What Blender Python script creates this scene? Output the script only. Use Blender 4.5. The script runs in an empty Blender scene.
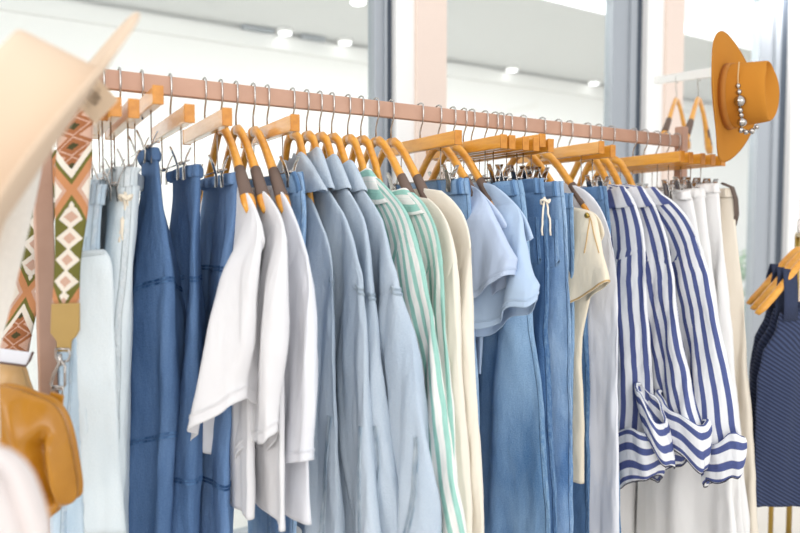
import bpy, math, random
from mathutils import Vector, Matrix, noise
rnd = random.Random(7)
COL = bpy.context.scene.collection
PI = math.pi

# ------------------------------------------------------------------ camera numbers
F = 700.0; YH = 228.0; PITCH = math.atan((266.5 - YH) / F); CAM = Vector((0, 0, 1.35))
def ray(px, py):
    a = (px - 400) / F; b = -(py - 266.5) / F
    return Vector((a, math.cos(PITCH) + b * math.sin(PITCH), -math.sin(PITCH) + b * math.cos(PITCH)))
def at(px, py, Y):
    r = ray(px, py); return CAM + r * (Y / r.y)
RA = at(120, 70, 1.5); _r = ray(674, 134.5); RB = CAM + _r * ((RA.z - CAM.z) / _r.z)
ZR = RA.z
D = (RB - RA).normalized(); NV = Vector((D.y, -D.x, 0))
def railpt(px, off=0.0):
    """point of the vertical plane through the rail (shifted off along NV) under image column px"""
    r = ray(px, 200); A = RA + NV * off
    det = D.x * -r.y + r.x * D.y
    t = (-A.x * -r.y - r.x * A.y) / det
    P = A + D * t
    return Vector((P.x, P.y, ZR))
def wallpt(px, py, off):
    """pixel on the vertical plane parallel to the rail, 'off' metres behind it"""
    A = RA - NV * off; r = ray(px, py)
    s = (A - CAM).dot(NV) / r.dot(NV)
    return CAM + r * s

class Frame:
    def __init__(self, hook, yaw=4.0, dz=0.0):
        c, s = math.cos(math.radians(yaw)), math.sin(math.radians(yaw))
        self.n = Vector((NV.x * c + NV.y * s, -NV.x * s + NV.y * c, 0)); self.d = Vector((-self.n.y, self.n.x, 0))
        self.P = railpt(hook); self.hook = hook
        self.rz = math.atan2(self.n.y, self.n.x)
    def uz(self, px, py, v=0.0):
        P = self.P + self.d * v; r = ray(px, py); s = (P - CAM).dot(self.d) / r.dot(self.d)
        Q = CAM + r * s - P
        return Q.dot(self.n), Q.z
    def vz(self, px, py, u):
        """fixed u: returns v, z"""
        P = self.P + self.n * u; r = ray(px, py); s = (P - CAM).dot(self.n) / r.dot(self.n)
        Q = CAM + r * s - P
        return Q.dot(self.d), Q.z
    def loc(self, w):
        q = w - self.P; return Vector((q.dot(self.n), q.dot(self.d), q.z))

# ------------------------------------------------------------------ object helpers
def thing(name, label, cat, loc=(0, 0, 0), rz=0, group=None):
    o = bpy.data.objects.new(name, None); COL.objects.link(o); o.empty_display_size = .05
    o.location = loc; o.rotation_euler = (0, 0, rz); o['label'] = label; o['category'] = cat
    if group: o['group'] = group
    return o
def tag(o, label, cat, group=None):
    o['label'] = label; o['category'] = cat
    if group: o['group'] = group
    return o
class MB:
    def __init__(s): s.v = []; s.f = []; s.uv = []
    def box(s, c, size, rot=None, bev=0):
        x, y, z = [q / 2 for q in size]; b = len(s.v)
        for dx, dy, dz in ((-1,-1,-1),(1,-1,-1),(1,1,-1),(-1,1,-1),(-1,-1,1),(1,-1,1),(1,1,1),(-1,1,1)):
            p = Vector((dx * x, dy * y, dz * z))
            if rot: p = rot @ p
            s.v.append(Vector(c) + p)
        for q in ((0,3,2,1),(4,5,6,7),(0,1,5,4),(1,2,6,5),(2,3,7,6),(3,0,4,7)):
            s.f.append([b + i for i in q]); s.uv.append([(0,0),(1,0),(1,1),(0,1)])
        return s
    def rings(s, rings, caps=True, closed=True, uvs=None):
        b = len(s.v); M = len(rings[0]); N = len(rings)
        for r in rings: s.v.extend(Vector(p) for p in r)
        for i in range(N - 1):
            for j in range(M if closed else M - 1):
                k = (j + 1) % M
                s.f.append([b + i*M + j, b + i*M + k, b + (i+1)*M + k, b + (i+1)*M + j])
                if uvs:
                    u = uvs; s.uv.append([u[i][j], u[i][j+1], u[i+1][j+1], u[i+1][j]])
                else: s.uv.append([(j/M, i/N), ((j+1)/M, i/N), ((j+1)/M, (i+1)/N), (j/M, (i+1)/N)])
        if caps and closed:
            for base, rev in ((b, True), (b + (N-1)*M, False)):
                f = [base + j for j in range(M)]
                if rev: f.reverse()
                s.f.append(f); s.uv.append([(0, 0)] * M)
        return s
    def tube(s, pts, rad, sides=8, caps=True, flat=None):
        """pts list; rad float/list/(a,b) list. flat = 'side' axis vector giving the b direction"""
        pts = [Vector(p) for p in pts]; rings = []
        up = Vector((0, 0, 1)) if flat is None else Vector(flat)
        prev = None
        for i, p in enumerate(pts):
            t = (pts[min(i+1, len(pts)-1)] - pts[max(i-1, 0)]).normalized()
            if flat is None:
                if prev is None:
                    a = t.orthogonal().normalized()
                else:
                    a = (prev - t * prev.dot(t)).normalized()
                prev = a; bb = t.cross(a)
            else:
                bb = (up - t * up.dot(t)).normalized(); a = bb.cross(t)
            r = rad[i] if isinstance(rad, list) else rad
            ra, rb = r if isinstance(r, tuple) else (r, r)
            rings.append([p + a * (ra * math.cos(2*PI*j/sides)) + bb * (rb * math.sin(2*PI*j/sides)) for j in range(sides)])
        return s.rings(rings, caps)
    def build(s, name, mat, parent=None, smooth=True, mods=None, loc=None):
        me = bpy.data.meshes.new(name); me.from_pydata([tuple(p) for p in s.v], [], s.f)
        uvl = me.uv_layers.new(name='UVMap'); k = 0
        for f in s.uv:
            for q in f: uvl.data[k].uv = q; k += 1
        me.materials.append(mat)
        if smooth: me.polygons.foreach_set('use_smooth', [True] * len(me.polygons))
        me.update()
        o = bpy.data.objects.new(name, me); COL.objects.link(o)
        if parent: o.parent = parent
        if loc: o.location = loc
        for m in mods or []:
            md = o.modifiers.new(m[0], m[0])
            for kk, vv in m[1].items(): setattr(md, kk, vv)
        return o
def bev(w, seg=2): return [('BEVEL', dict(width=w, segments=seg, limit_method='ANGLE'))]
def struct(o): o['kind'] = 'structure'; return o
def interp(tab, x):
    """tab sorted ascending in x: list of (x, ...)"""
    if x <= tab[0][0]: return tab[0][1:]
    if x >= tab[-1][0]: return tab[-1][1:]
    for a, b in zip(tab, tab[1:]):
        if x <= b[0]:
            t = (x - a[0]) / (b[0] - a[0] + 1e-9)
            return tuple(p + (q - p) * t for p, q in zip(a[1:], b[1:]))
def sm(t): t = max(0, min(1, t)); return t * t * (3 - 2 * t)

# ------------------------------------------------------------------ materials
class NT:
    def __init__(s, name):
        s.m = bpy.data.materials.new(name); s.m.use_nodes = True; s.t = s.m.node_tree; s.t.nodes.clear()
        s.out = s.t.nodes.new('ShaderNodeOutputMaterial'); s.b = s.t.nodes.new('ShaderNodeBsdfPrincipled')
        s.t.links.new(s.b.outputs[0], s.out.inputs[0])
    def n(s, typ, **kw):
        nd = s.t.nodes.new(typ)
        for k, v in kw.items(): setattr(nd, k, v)
        return nd
    def set(s, nd, key, val):
        if isinstance(val, bpy.types.NodeSocket): s.t.links.new(val, nd.inputs[key])
        else: nd.inputs[key].default_value = val
    def math(s, op, a, b=0.0, c=None):
        nd = s.n('ShaderNodeMath', operation=op); s.set(nd, 0, a); s.set(nd, 1, b)
        if c is not None: s.set(nd, 2, c)
        return nd.outputs[0]
    def mix(s, f, a, b):
        nd = s.n('ShaderNodeMix', data_type='RGBA'); s.set(nd, 0, f); s.set(nd, 6, a); s.set(nd, 7, b)
        return nd.outputs[2]
    def noise(s, vec, scale, detail=3.0, rough=.5):
        nd = s.n('ShaderNodeTexNoise'); s.set(nd, 'Vector', vec); s.set(nd, 'Scale', scale); s.set(nd, 'Detail', detail); s.set(nd, 'Roughness', rough)
        return nd.outputs[0]
    def mapr(s, v, a, b, c=0.0, d=1.0):
        nd = s.n('ShaderNodeMapRange'); s.set(nd, 0, v); s.set(nd, 1, a); s.set(nd, 2, b); s.set(nd, 3, c); s.set(nd, 4, d)
        return nd.outputs[0]
    def uv(s, scale=(1, 1, 1)):
        tc = s.n('ShaderNodeTexCoord'); mp = s.n('ShaderNodeMapping'); s.t.links.new(tc.outputs['UV'], mp.inputs[0]); mp.inputs['Scale'].default_value = scale
        return mp.outputs[0]
    def obj(s, scale=(1, 1, 1)):
        tc = s.n('ShaderNodeTexCoord'); mp = s.n('ShaderNodeMapping'); s.t.links.new(tc.outputs['Object'], mp.inputs[0]); mp.inputs['Scale'].default_value = scale
        return mp.outputs[0]
    def sep(s, v):
        nd = s.n('ShaderNodeSeparateXYZ'); s.t.links.new(v, nd.inputs[0]); return nd.outputs
    def bump(s, h, strength, dist):
        nd = s.n('ShaderNodeBump'); s.set(nd, 'Height', h); s.set(nd, 'Strength', strength); s.set(nd, 'Distance', dist)
        s.t.links.new(nd.outputs[0], s.b.inputs['Normal'])
def rgb(h, g=1.0):
    c = [int(h[i:i+2], 16) / 255 for i in (0, 2, 4)]
    return tuple(((x / 12.92) if x <= .04045 else ((x + .055) / 1.055) ** 2.4) * g for x in c) + (1,)
def plain(name, col, rough=.5, metal=0.0, noise_amp=.06, scale=20, emit=0, spec=.5, bump=0):
    m = NT(name); v = m.obj(); nz = m.noise(v, scale)
    dk = tuple(c * (1 - noise_amp * 2) for c in col[:3]) + (1,)
    m.set(m.b, 'Base Color', m.mix(nz, dk, tuple(min(1, c * (1 + noise_amp)) for c in col[:3]) + (1,)))
    m.set(m.b, 'Roughness', rough); m.set(m.b, 'Metallic', metal); m.b.inputs['Specular IOR Level'].default_value = spec
    if emit: m.set(m.b, 'Emission Color', col); m.set(m.b, 'Emission Strength', emit)
    if bump: m.bump(m.noise(v, scale * 4), bump, .003)
    return m.m
def fabric(name, col, var=.05, wave=1.0, sheen=.2, trans=.12, crumple=.5, heather=0.0, weft=None):
    """plain woven cloth: fine heather, soft crumples in the bump"""
    m = NT(name); v = m.uv(); o = m.obj()
    wash = m.noise(o, 6, 3)
    fine = m.noise(m.uv((260, 60, 1)), 1.0, 2)
    dk = tuple(c * (1 - var * 3) for c in col[:3]) + (1,)
    c = m.mix(wash, dk, tuple(min(1, x * (1 + var)) for x in col[:3]) + (1,))
    if heather: c = m.mix(m.math('MULTIPLY', fine, heather), c, weft or (1, 1, 1, 1))
    m.set(m.b, 'Base Color', c); m.set(m.b, 'Roughness', .85); m.b.inputs['Specular IOR Level'].default_value = .15
    m.b.inputs['Sheen Weight'].default_value = sheen * .4
    n1 = m.noise(m.obj((9, 9, 3.5)), 1.0, 4, .55)
    n2 = m.noise(m.uv((900, 900, 1)), 1.0, 1)
    h = m.math('ADD', m.math('MULTIPLY', n1, crumple), m.math('MULTIPLY', n2, .02))
    m.bump(h, .7, .034)
    if trans:
        tr = m.n('ShaderNodeBsdfTranslucent'); m.set(tr, 'Color', c)
        mx = m.n('ShaderNodeMixShader'); m.set(mx, 0, trans)
        m.t.links.new(m.b.outputs[0], mx.inputs[1]); m.t.links.new(tr.outputs[0], mx.inputs[2]); m.t.links.new(mx.outputs[0], m.out.inputs[0])
    return m.m
def denim(name, base, fade, seam=0.0, washscale=5.0, contrast=1.0, crumple=.5, seamcol=None, streak=0.5):
    """base = indigo colour, fade = worn colour; seam = half width of the double seam along uv x = 0"""
    m = NT(name)
    wash = m.mapr(m.noise(m.obj((1, 1, .45)), washscale, 4, .6), .35, .68)
    st = m.noise(m.uv((160, 9, 1)), 1.0, 3, .6)
    st2 = m.mapr(m.noise(m.uv((330, 300, 1)), 1.0, 3, .7), .25, .75)
    f = m.math('ADD', m.math('MULTIPLY', wash, .62 * contrast), m.math('ADD', m.math('MULTIPLY', st, .36 * streak), m.math('MULTIPLY', st2, .34)))
    f = m.mapr(f, .15, 1.0)
    c = m.mix(f, base, fade)
    hh = None
    if seam:
        xs = m.sep(m.uv()); ax = m.math('ABSOLUTE', xs[0])
        inside = m.math('SUBTRACT', 1.0, m.mapr(ax, seam * .85, seam * 1.15))
        pk = m.mapr(m.noise(m.uv((110, 45, 1)), 1.0, 4, .7), .42, .66)
        c = m.mix(m.math('MULTIPLY', m.math('MULTIPLY', inside, pk), .38), c, seamcol or fade)
        edge = m.math('MULTIPLY', m.mapr(m.math('ABSOLUTE', m.math('SUBTRACT', ax, seam)), 0.0, .0014, 1.0, 0.0), .7)
        c = m.mix(edge, c, tuple(x * .45 for x in base[:3]) + (1,))
        hh = m.math('MULTIPLY', inside, m.math('ADD', .05, m.math('MULTIPLY', pk, .12)))
    m.set(m.b, 'Base Color', c); m.set(m.b, 'Roughness', .9); m.b.inputs['Specular IOR Level'].default_value = .12
    n1 = m.noise(m.obj((11, 11, 5)), 1.0, 5, .6)
    h = m.math('ADD', m.math('MULTIPLY', n1, crumple), m.math('MULTIPLY', st2, .03))
    if hh is not None: h = m.math('ADD', h, hh)
    m.bump(h, .8, .03)
    return m.m
def striped(name, light, dark, period, width, axis=0, fine=False, shift=0.0):
    m = NT(name); xs = m.sep(m.uv()); x = xs[axis]
    wob = m.math('MULTIPLY', m.math('SUBTRACT', m.noise(m.uv((8, 8, 1)), 1.0, 1), .5), .002)
    ph = m.math('FRACT', m.math('DIVIDE', m.math('ADD', m.math('ADD', x, wob), 10 + shift), period))
    a = m.math('MULTIPLY', m.mapr(ph, .02, .06), m.math('SUBTRACT', 1.0, m.mapr(ph, width + .02, width + .06)))
    if fine:
        b = m.math('MULTIPLY', m.mapr(ph, .70, .71), m.math('SUBTRACT', 1.0, m.mapr(ph, .73, .74)))
        a = m.math('MAXIMUM', a, m.math('MULTIPLY', b, .25))
    nz = m.noise(m.uv((500, 40, 1) if axis == 0 else (40, 500, 1)), 1.0, 2)
    dk = m.mix(nz, dark, tuple(min(1, c * 1.5 + .02) for c in dark[:3]) + (1,))
    c = m.mix(a, light, dk)
    m.set(m.b, 'Base Color', c); m.set(m.b, 'Roughness', .85); m.b.inputs['Specular IOR Level'].default_value = .15
    m.bump(m.noise(m.obj((12, 12, 5)), 1.0, 4, .55), .6, .03)
    tr = m.n('ShaderNodeBsdfTranslucent'); m.set(tr, 'Color', c)
    mx = m.n('ShaderNodeMixShader'); m.set(mx, 0, .12)
    m.t.links.new(m.b.outputs[0], mx.inputs[1]); m.t.links.new(tr.outputs[0], mx.inputs[2]); m.t.links.new(mx.outputs[0], m.out.inputs[0])
    return m.m
def wood(name, a, b, rough=.35, sc=(60, 60, 6), axis=None):
    m = NT(name); nz = m.noise(m.obj(sc), 1.0, 4, .6)
    m.set(m.b, 'Base Color', m.mix(m.mapr(nz, .3, .7), a, b)); m.set(m.b, 'Roughness', rough)
    m.b.inputs['Coat Weight'].default_value = .35 if rough < .4 else 0; m.b.inputs['Coat Roughness'].default_value = .15
    m.bump(nz, .05, .002)
    return m.m

M = {}
M['rail'] = wood('rose_wood_paint', rgb('b48c76'), rgb('c39b85'), .55, (8, 8, 8))
M['hang'] = wood('honey_wood', rgb('d08a2c'), rgb('e8a83e'), .28, (10, 60, 60))
M['hang_end'] = wood('honey_wood_end', rgb('b87420'), rgb('cd8a30'), .4, (60, 60, 60))
M['hang_pale'] = wood('pale_gloss_wood', rgb('dfa052'), rgb('eeb76c'), .18, (10, 60, 60))
M['grip'] = plain('grip_pad', rgb('6d5a50'), .8)
M['chrome'] = plain('chrome', rgb('b5b0ab'), .2, 1.0, .03)
M['darkmetal'] = plain('dark_metal', rgb('4a4540'), .35, .8)
M['brass'] = plain('brass', rgb('b99a50'), .3, 1.0)
M['white_denim'] = denim('white_denim', rgb('ccd8de'), rgb('eaeff0'), 0.006, 4, .8, .4, rgb('ffffff'), streak=.1)
M['pale_denim'] = denim('pale_blue_denim', rgb('a5bdd0'), rgb('dae5ec'), 0.006, 4, 1, .5, rgb('f2f4f4'), streak=.15)
M['chambray_dark'] = denim('dark_chambray', rgb('3d5a82'), rgb('6f8db5'), 0, 4, .8, .7, streak=.8)
M['chambray'] = denim('mid_chambray', rgb('53739f'), rgb('86a3c9'), 0, 4, .8, .7, streak=.8)
M['jean'] = denim('mid_denim', rgb('45709f'), rgb('9fbdd9'), .011, 3.2, 1.1, .5, rgb('a9c8e2'))
M['jean_dark'] = denim('deep_denim', rgb('375c8a'), rgb('7d9fc4'), .011, 4, 1, .5, rgb('9bbcd9'))
M['jean_bright'] = denim('bright_denim', rgb('5580b2'), rgb('adc7e0'), .009, 6, 1, .6, rgb('b9d2e8'))
M['washed'] = denim('washed_shirt_denim', rgb('a6b5c5'), rgb('ced6dd'), 0, 5, .7, .5, streak=.3)
M['washed_seam'] = denim('washed_seam_denim', rgb('8298ae'), rgb('cfd9df'), 0, 30, 1.1, .5)
M['denim_seam'] = denim('dark_seam_denim', rgb('1d3f6e'), rgb('6a90bd'), 0, 60, 1.2, .8)
M['white'] = fabric('white_cotton', rgb('ebeaec'), .01, crumple=.55)
M['white2'] = fabric('white_poplin', rgb('e9eaf0'), .01, crumple=.35)
M['pants'] = fabric('white_twill', rgb('efedeb'), .01, crumple=.45, trans=.05)
M['pants_cream'] = fabric('cream_twill', rgb('eadfce'), .02, crumple=.4, trans=.05)
M['cream'] = fabric('cream_crepe', rgb('f3ebdc'), .01, crumple=.3)
M['skyblue'] = fabric('pale_blue_jersey', rgb('c3d1e8'), .02, crumple=.45)
M['skyblue2'] = fabric('powder_blue_cotton', rgb('bcd0e8'), .02, crumple=.45)
M['lace'] = fabric('ivory_gauze', rgb('eee2cb'), .02, crumple=.6)
M['goldtrim'] = plain('tan_stitch_trim', rgb('c9a878'), .8)
M['green_stripe'] = striped('green_stripe_cotton', rgb('f3f1ec'), rgb('8db8ad'), .027, .45, 0, True)
M['green_stripe_x'] = striped('green_stripe_cross', rgb('f3f1ec'), rgb('8db8ad'), .027, .45, 1, True)
M['navy_stripe'] = striped('navy_stripe_cotton', rgb('f1f1f3'), rgb('4a5483'), .035, .44, 0)
M['navy_stripe_x'] = striped('navy_stripe_cross', rgb('f1f1f3'), rgb('4a5483'), .035, .44, 1)
M['twine'] = plain('pale_twine', rgb('efe3cf'), .9)

# ------------------------------------------------------------------ draped cloth
def drape(name, mat, parent, rows, N=60, Mth=72, amp=.006, freq=1.0, seed=1, noise_amp=.003, expo=.75, hem=None, cap_top=False,
          open_bottom=True, grow=.25, uvswap=False, uvoff=0.0, edge_amp=.004, thick=.0016, shear_top=0.0, pinch=0.0, uvtilt=0.0, zref=None, sharp=.8):
    """closed tube of cloth hanging in the local (u, z) plane. rows: (z, u_inner, u_outer, v, half_thickness), z descending.
    hem: function(frac_u, theta) -> dz applied to the last rows"""
    rows = sorted(rows, key=lambda r: -r[0]); tab = [(-r[0],) + tuple(r[1:]) for r in rows]
    z0, z1 = rows[0][0], rows[-1][0]; H = z0 - z1
    R = random.Random(seed)
    waves = [(R.uniform(14, 24) * freq, R.uniform(0, 6.3), R.uniform(-2.5, 2.5), 1.0),
             (R.uniform(28, 44) * freq, R.uniform(0, 6.3), R.uniform(-4, 4), .55),
             (R.uniform(50, 80) * freq, R.uniform(0, 6.3), R.uniform(-6, 6), .25)]
    so = R.uniform(0, 100); zr_ = z0 if zref is None else zref
    def S(z, th):
        ui, uo, vc, T = interp(tab, -z)
        s = zr_ - z; ramp = sm(s / grow) if grow > 0 else 1
        uc, a = (uo + ui) / 2, (uo - ui) / 2
        c, sn = math.cos(th), math.sin(th)
        u = uc + a * c; sg = (1 if sn > 0 else -1) * abs(sn) ** expo
        fr = (c + 1) / 2
        w = 0.0; w2 = 0.0
        for k, ph, dr, am in waves:
            x = k * u + ph + dr * s
            w += am * (1 - 2 * abs(math.sin(x * .5)) ** sharp)
            w2 += am * math.sin(x * 1.3 + 1.7)
        v = vc + sg * T * (1 + .35 * ramp * w2) + amp * ramp * w
        nz = noise.noise(Vector((u * 11 + so, sn * 1.5, z * 5)))
        nz2 = noise.noise(Vector((u * 30 + so, sn * 3 + 9, z * 14)))
        v += noise_amp * (nz * 2 + nz2 * .8) * (.4 + .6 * ramp)
        e = noise.noise(Vector((so + 3 + (c > 0) * 7, z * 7, 1))) + .5 * noise.noise(Vector((so + 3 + (c > 0) * 7, z * 19, 4)))
        u += edge_amp * ramp * e * (c * abs(c))
        zz = z
        if hem: zz += hem(fr, th) * sm(1 - (z - z1) / (H * .5 + 1e-6))
        if shear_top: zz += shear_top * (fr - .5) * sm(1 - (z0 - z) / (H * .35))
        return Vector((u, v, zz))
    zs = [z0 - H * (i / N) for i in range(N + 1)]
    # small closing rows at the top so shoulders end in a soft edge
    rings = []; uvs = []
    for z in zs:
        ring = [S(z, 2 * PI * j / Mth) for j in range(Mth)]
        rings.append(ring)
        arc = [0.0]
        for j in range(1, Mth + 1): arc.append(arc[-1] + (ring[j % Mth] - ring[j - 1]).length)
        L = arc[-1]; half = Mth // 2
        row = [(uvoff + arc[j] if j <= Mth else 0, z) for j in range(Mth + 1)]
        row = [((r[0] if j <= half else r[0] - L), r[1] + uvtilt * (r[0] if j <= half else r[0] - L)) for j, r in enumerate(row)]
        if uvswap: row = [(b, a) for a, b in row]
        uvs.append(row)
    # seam at back: faces between half and half+1 get a jump; duplicate handling by clamping
    mb = MB(); b = 0
    for r in rings: mb.v.extend(r)
    half = Mth // 2
    for i in range(len(rings) - 1):
        for j in range(Mth):
            k = (j + 1) % Mth
            mb.f.append([i*Mth + j, (i+1)*Mth + j, (i+1)*Mth + k, i*Mth + k])
            a0, a1, b1, b0 = uvs[i][j], uvs[i][j+1], uvs[i+1][j+1], uvs[i+1][j]
            if j == half: a1, b1 = a0, b0
            mb.uv.append([a0, b0, b1, a1])
    if cap_top: mb.f.append([j for j in range(Mth)]); mb.uv.append([(0, 0)] * Mth)
    if not open_bottom: mb.f.append([(len(rings)-1)*Mth + j for j in reversed(range(Mth))]); mb.uv.append([(0, 0)] * Mth)
    mods = [('SOLIDIFY', dict(thickness=thick, offset=-1))] if thick else []
    o = mb.build(name, mat, parent, mods=mods)
    return o, S
def ribbon(name, mat, parent, S, path, width=.009, off=.0012, n=60, thick=.0012):
    """raised strip following surface S(z, theta); path(t) -> (z, theta)"""
    mb = MB(); rr = []
    pts = []
    for i in range(n + 1):
        z, th = path(i / n); e = .01
        p = S(z, th); q1 = S(z, th + .02) - S(z, th - .02); q2 = S(z - .004, th) - S(z + .004, th)
        nn = q1.cross(q2)
        if nn.length > 1e-12: nn.normalize()
        c = S(z, th); cen = (S(z, 0) + S(z, PI)) / 2
        if nn.dot(c - Vector((c.x * .9 + cen.x * .1, cen.y, c.z))) < 0: nn = -nn
        pts.append((p, nn))
    for i, (p, nn) in enumerate(pts):
        t = (pts[min(i+1, n)][0] - pts[max(i-1, 0)][0]).normalized()
        s = t.cross(nn).normalized()
        o = nn * off
        rr.append([p + s * width/2 - nn * .001, p + s * width * .45 + o, p + s * width*.2 + o * 1.5, p + s * width*.02 + o * .3, p - s * width*.2 + o * 1.5, p - s * width * .45 + o, p - s * width/2 - nn * .001])
    mb.rings(rr, caps=False, closed=False)
    return mb.build(name, mat, parent)

# ------------------------------------------------------------------ hangers
def hook_mb(mb, bottom=-.10):
    pts = []
    # open question-mark hook: tip behind the rail, over the top, down the near side, back under the rail
    r = .0165
    pts.append(Vector((-r, 0, -.030))); pts.append(Vector((-r - .001, 0, -.012)))
    for i in range(9):
        a = PI - PI * i / 8
        pts.append(Vector((r * math.cos(a), 0, -.005 + (r - .004) * math.sin(a) * .75)))
    pts += [Vector((r + .0015, 0, -.022)), Vector((r + .001, 0, -.036)), Vector((r * .75, 0, -.050)), Vector((r * .3, 0, -.062)), Vector((0, 0, -.074)), Vector((0, 0, bottom))]
    mb.tube(pts, .0021, 8)
    return mb
LAST = {'z': -.155, 'u': .17}
def suit_hanger(G, label, group=None, pads=True, drop=.012):
    t = thing('wooden_hanger', label, 'hanger', G.P, G.rz, group)
    hook_mb(MB(), -.108).build('hook', M['chrome'], t)
    dr = lambda u: drop * sm((u - .035) / (.12 if drop < .02 else .10))
    if drop > .02: thin = lambda u: 1 - .5 * sm((u - .07) / .06)
    else: thin = lambda u: 1.0
    P = [(0, -.108), (.018, -.109), (.04, -.121), (.075, -.148), (.12, -.189), (.165, -.234), (.2, -.268), (.222, -.288)]
    rad = [(.013, .0085), (.0135, .0085), (.013, .008), (.0125, .0085), (.012, .010), (.012, .013), (.011, .016), (.007, .012)]
    if drop > .02: P = [q for q in P if q[0] < .13]; rad = rad[:len(P)]
    for sgn in (1, -1):
        MB().tube([Vector((sgn * u, .004 * math.sin(u * 14), z - dr(u))) for u, z in P], [(a_ * (.4 + .6 * thin(u)), b_ * thin(u)) for (a_, b_), (u, z) in zip(rad, P)], 12, flat=(0, 1, 0)).build('arm', M['hang'], t)
        if pads:
            Q = [(.13, -.1985), (.15, -.2185), (.172, -.241), (.19, -.258)]
            MB().tube([Vector((sgn * u, .004 * math.sin(u * 14), z + .0016 - dr(u))) for u, z in Q], [(.0128, .0115), (.0128, .0128), (.0122, .0142), (.012, .016)], 12, flat=(0, 1, 0)).build('grip_pad', M['grip'], t)
    return t
def clip_hanger(G, label, pale=False, dz=0.0, tilt=0.0, half=.185, clipz=None, group=None, clipu=None):
    if clipz is None: clipz = LAST['z'] - .020
    if clipu is None: clipu = min(.15, LAST['u'] - .025)
    t = thing('clip_hanger', label, 'hanger', G.P, G.rz, group)
    hook_mb(MB(), -.1).build('hook', M['chrome'], t)
    zb = -.108 + dz
    rot = Matrix.Rotation(tilt, 3, 'Y')
    b = MB().box((0, 0, zb), (half * 2, .019, .035), rot).build('bar', M['hang_pale' if pale else 'hang'], t, smooth=False, mods=bev(.003))
    for s in (1, -1):
        MB().box(Vector((0, 0, zb)) + rot @ Vector((s * (half + .001), 0, 0)), (.005, .0205, .0365), rot).build('end_cap', M['hang_end'], t, smooth=False, mods=bev(.0012))
    rz = clipz + .022
    fr = MB()
    for s in (1, -1):
        fr.tube([Vector((s * .105, 0, zb - .01)), Vector((s * .105, 0, rz + .006)), Vector((s * .112, 0, rz))], .0016, 6)
    fr.tube([Vector((-half * .95, 0, rz)), Vector((half * .95, 0, rz))], .0018, 8)
    fr.build('wire', M['chrome'], t)
    for s in (1, -1):
        c = MB(); x = s * clipu
        for q in (1, -1):
            c.tube([Vector((x, q * .021, rz + .034)), Vector((x, q * .012, rz + .014)), Vector((x, q * .0055, rz - .008)), Vector((x, q * .0065, rz - .034))],
                   [(.0011, .010), (.0013, .011), (.0013, .012), (.0013, .0125)], 8, flat=(1, 0, 0))
        c.tube([Vector((x - .012, 0, rz)), Vector((x + .012, 0, rz))], .0045, 8)
        c.build('clip', M['chrome'], t)
    return t
WF = .5
def ztab(G, pix, v=0.0):
    l = []
    for p in pix:
        u, z = G.uz(p[0], p[1], v); l.append((z, u))
    l.sort(key=lambda q: -q[0]); out = [l[0]]
    for q in l[1:]:
        if q[0] < out[-1][0] - 1e-4: out.append(q)
    for _ in range(2):                       # round the corners of the outline
        if len(out) < 3: break
        nw = [out[0]]
        for a, b in zip(out, out[1:]):
            nw.append((a[0]*.75 + b[0]*.25, a[1]*.75 + b[1]*.25)); nw.append((a[0]*.25 + b[0]*.75, a[1]*.25 + b[1]*.75))
        nw.append(out[-1]); out = nw
    return out
def zu(tab, z): return interp([(-a, b) for a, b in tab], -z)[0]
def zlist(a, b, n): return [a + (b - a) * i / n for i in range(n + 1)]

# ------------------------------------------------------------------ garments
def patch(name, mat, parent, S, z0, z1, t0, t1, off=.0016, n=10, m=8, pent=True):
    mb = MB(); g = []
    for i in range(n + 1):
        row = []
        for j in range(m + 1):
            fz = i / n; ft = j / m
            z = z0 + (z1 - z0) * fz
            if pent and fz > .7: z -= 0
            zz = z + ((abs(ft - .5) * 2) * .02 * (fz > .85) if pent else 0)
            th = t0 + (t1 - t0) * ft
            p = S(zz, th); a = S(zz, th + .03) - S(zz, th - .03); b = S(zz - .004, th) - S(zz + .004, th)
            nn = a.cross(b)
            if nn.length > 0: nn.normalize()
            if nn.y * math.sin(th) < 0: nn = -nn
            e = 0 if i in (0, n) or j in (0, m) else 1
            row.append(p + nn * off * (.4 + .6 * e))
        g.append(row)
    uv = [[(j * .012, i * .012) for j in range(m + 2)] for i in range(n + 1)]
    mb.rings(g, caps=False, closed=False, uvs=uv)
    return mb.build(name, mat, parent, mods=[('SOLIDIFY', dict(thickness=.0012, offset=-1))])

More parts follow.
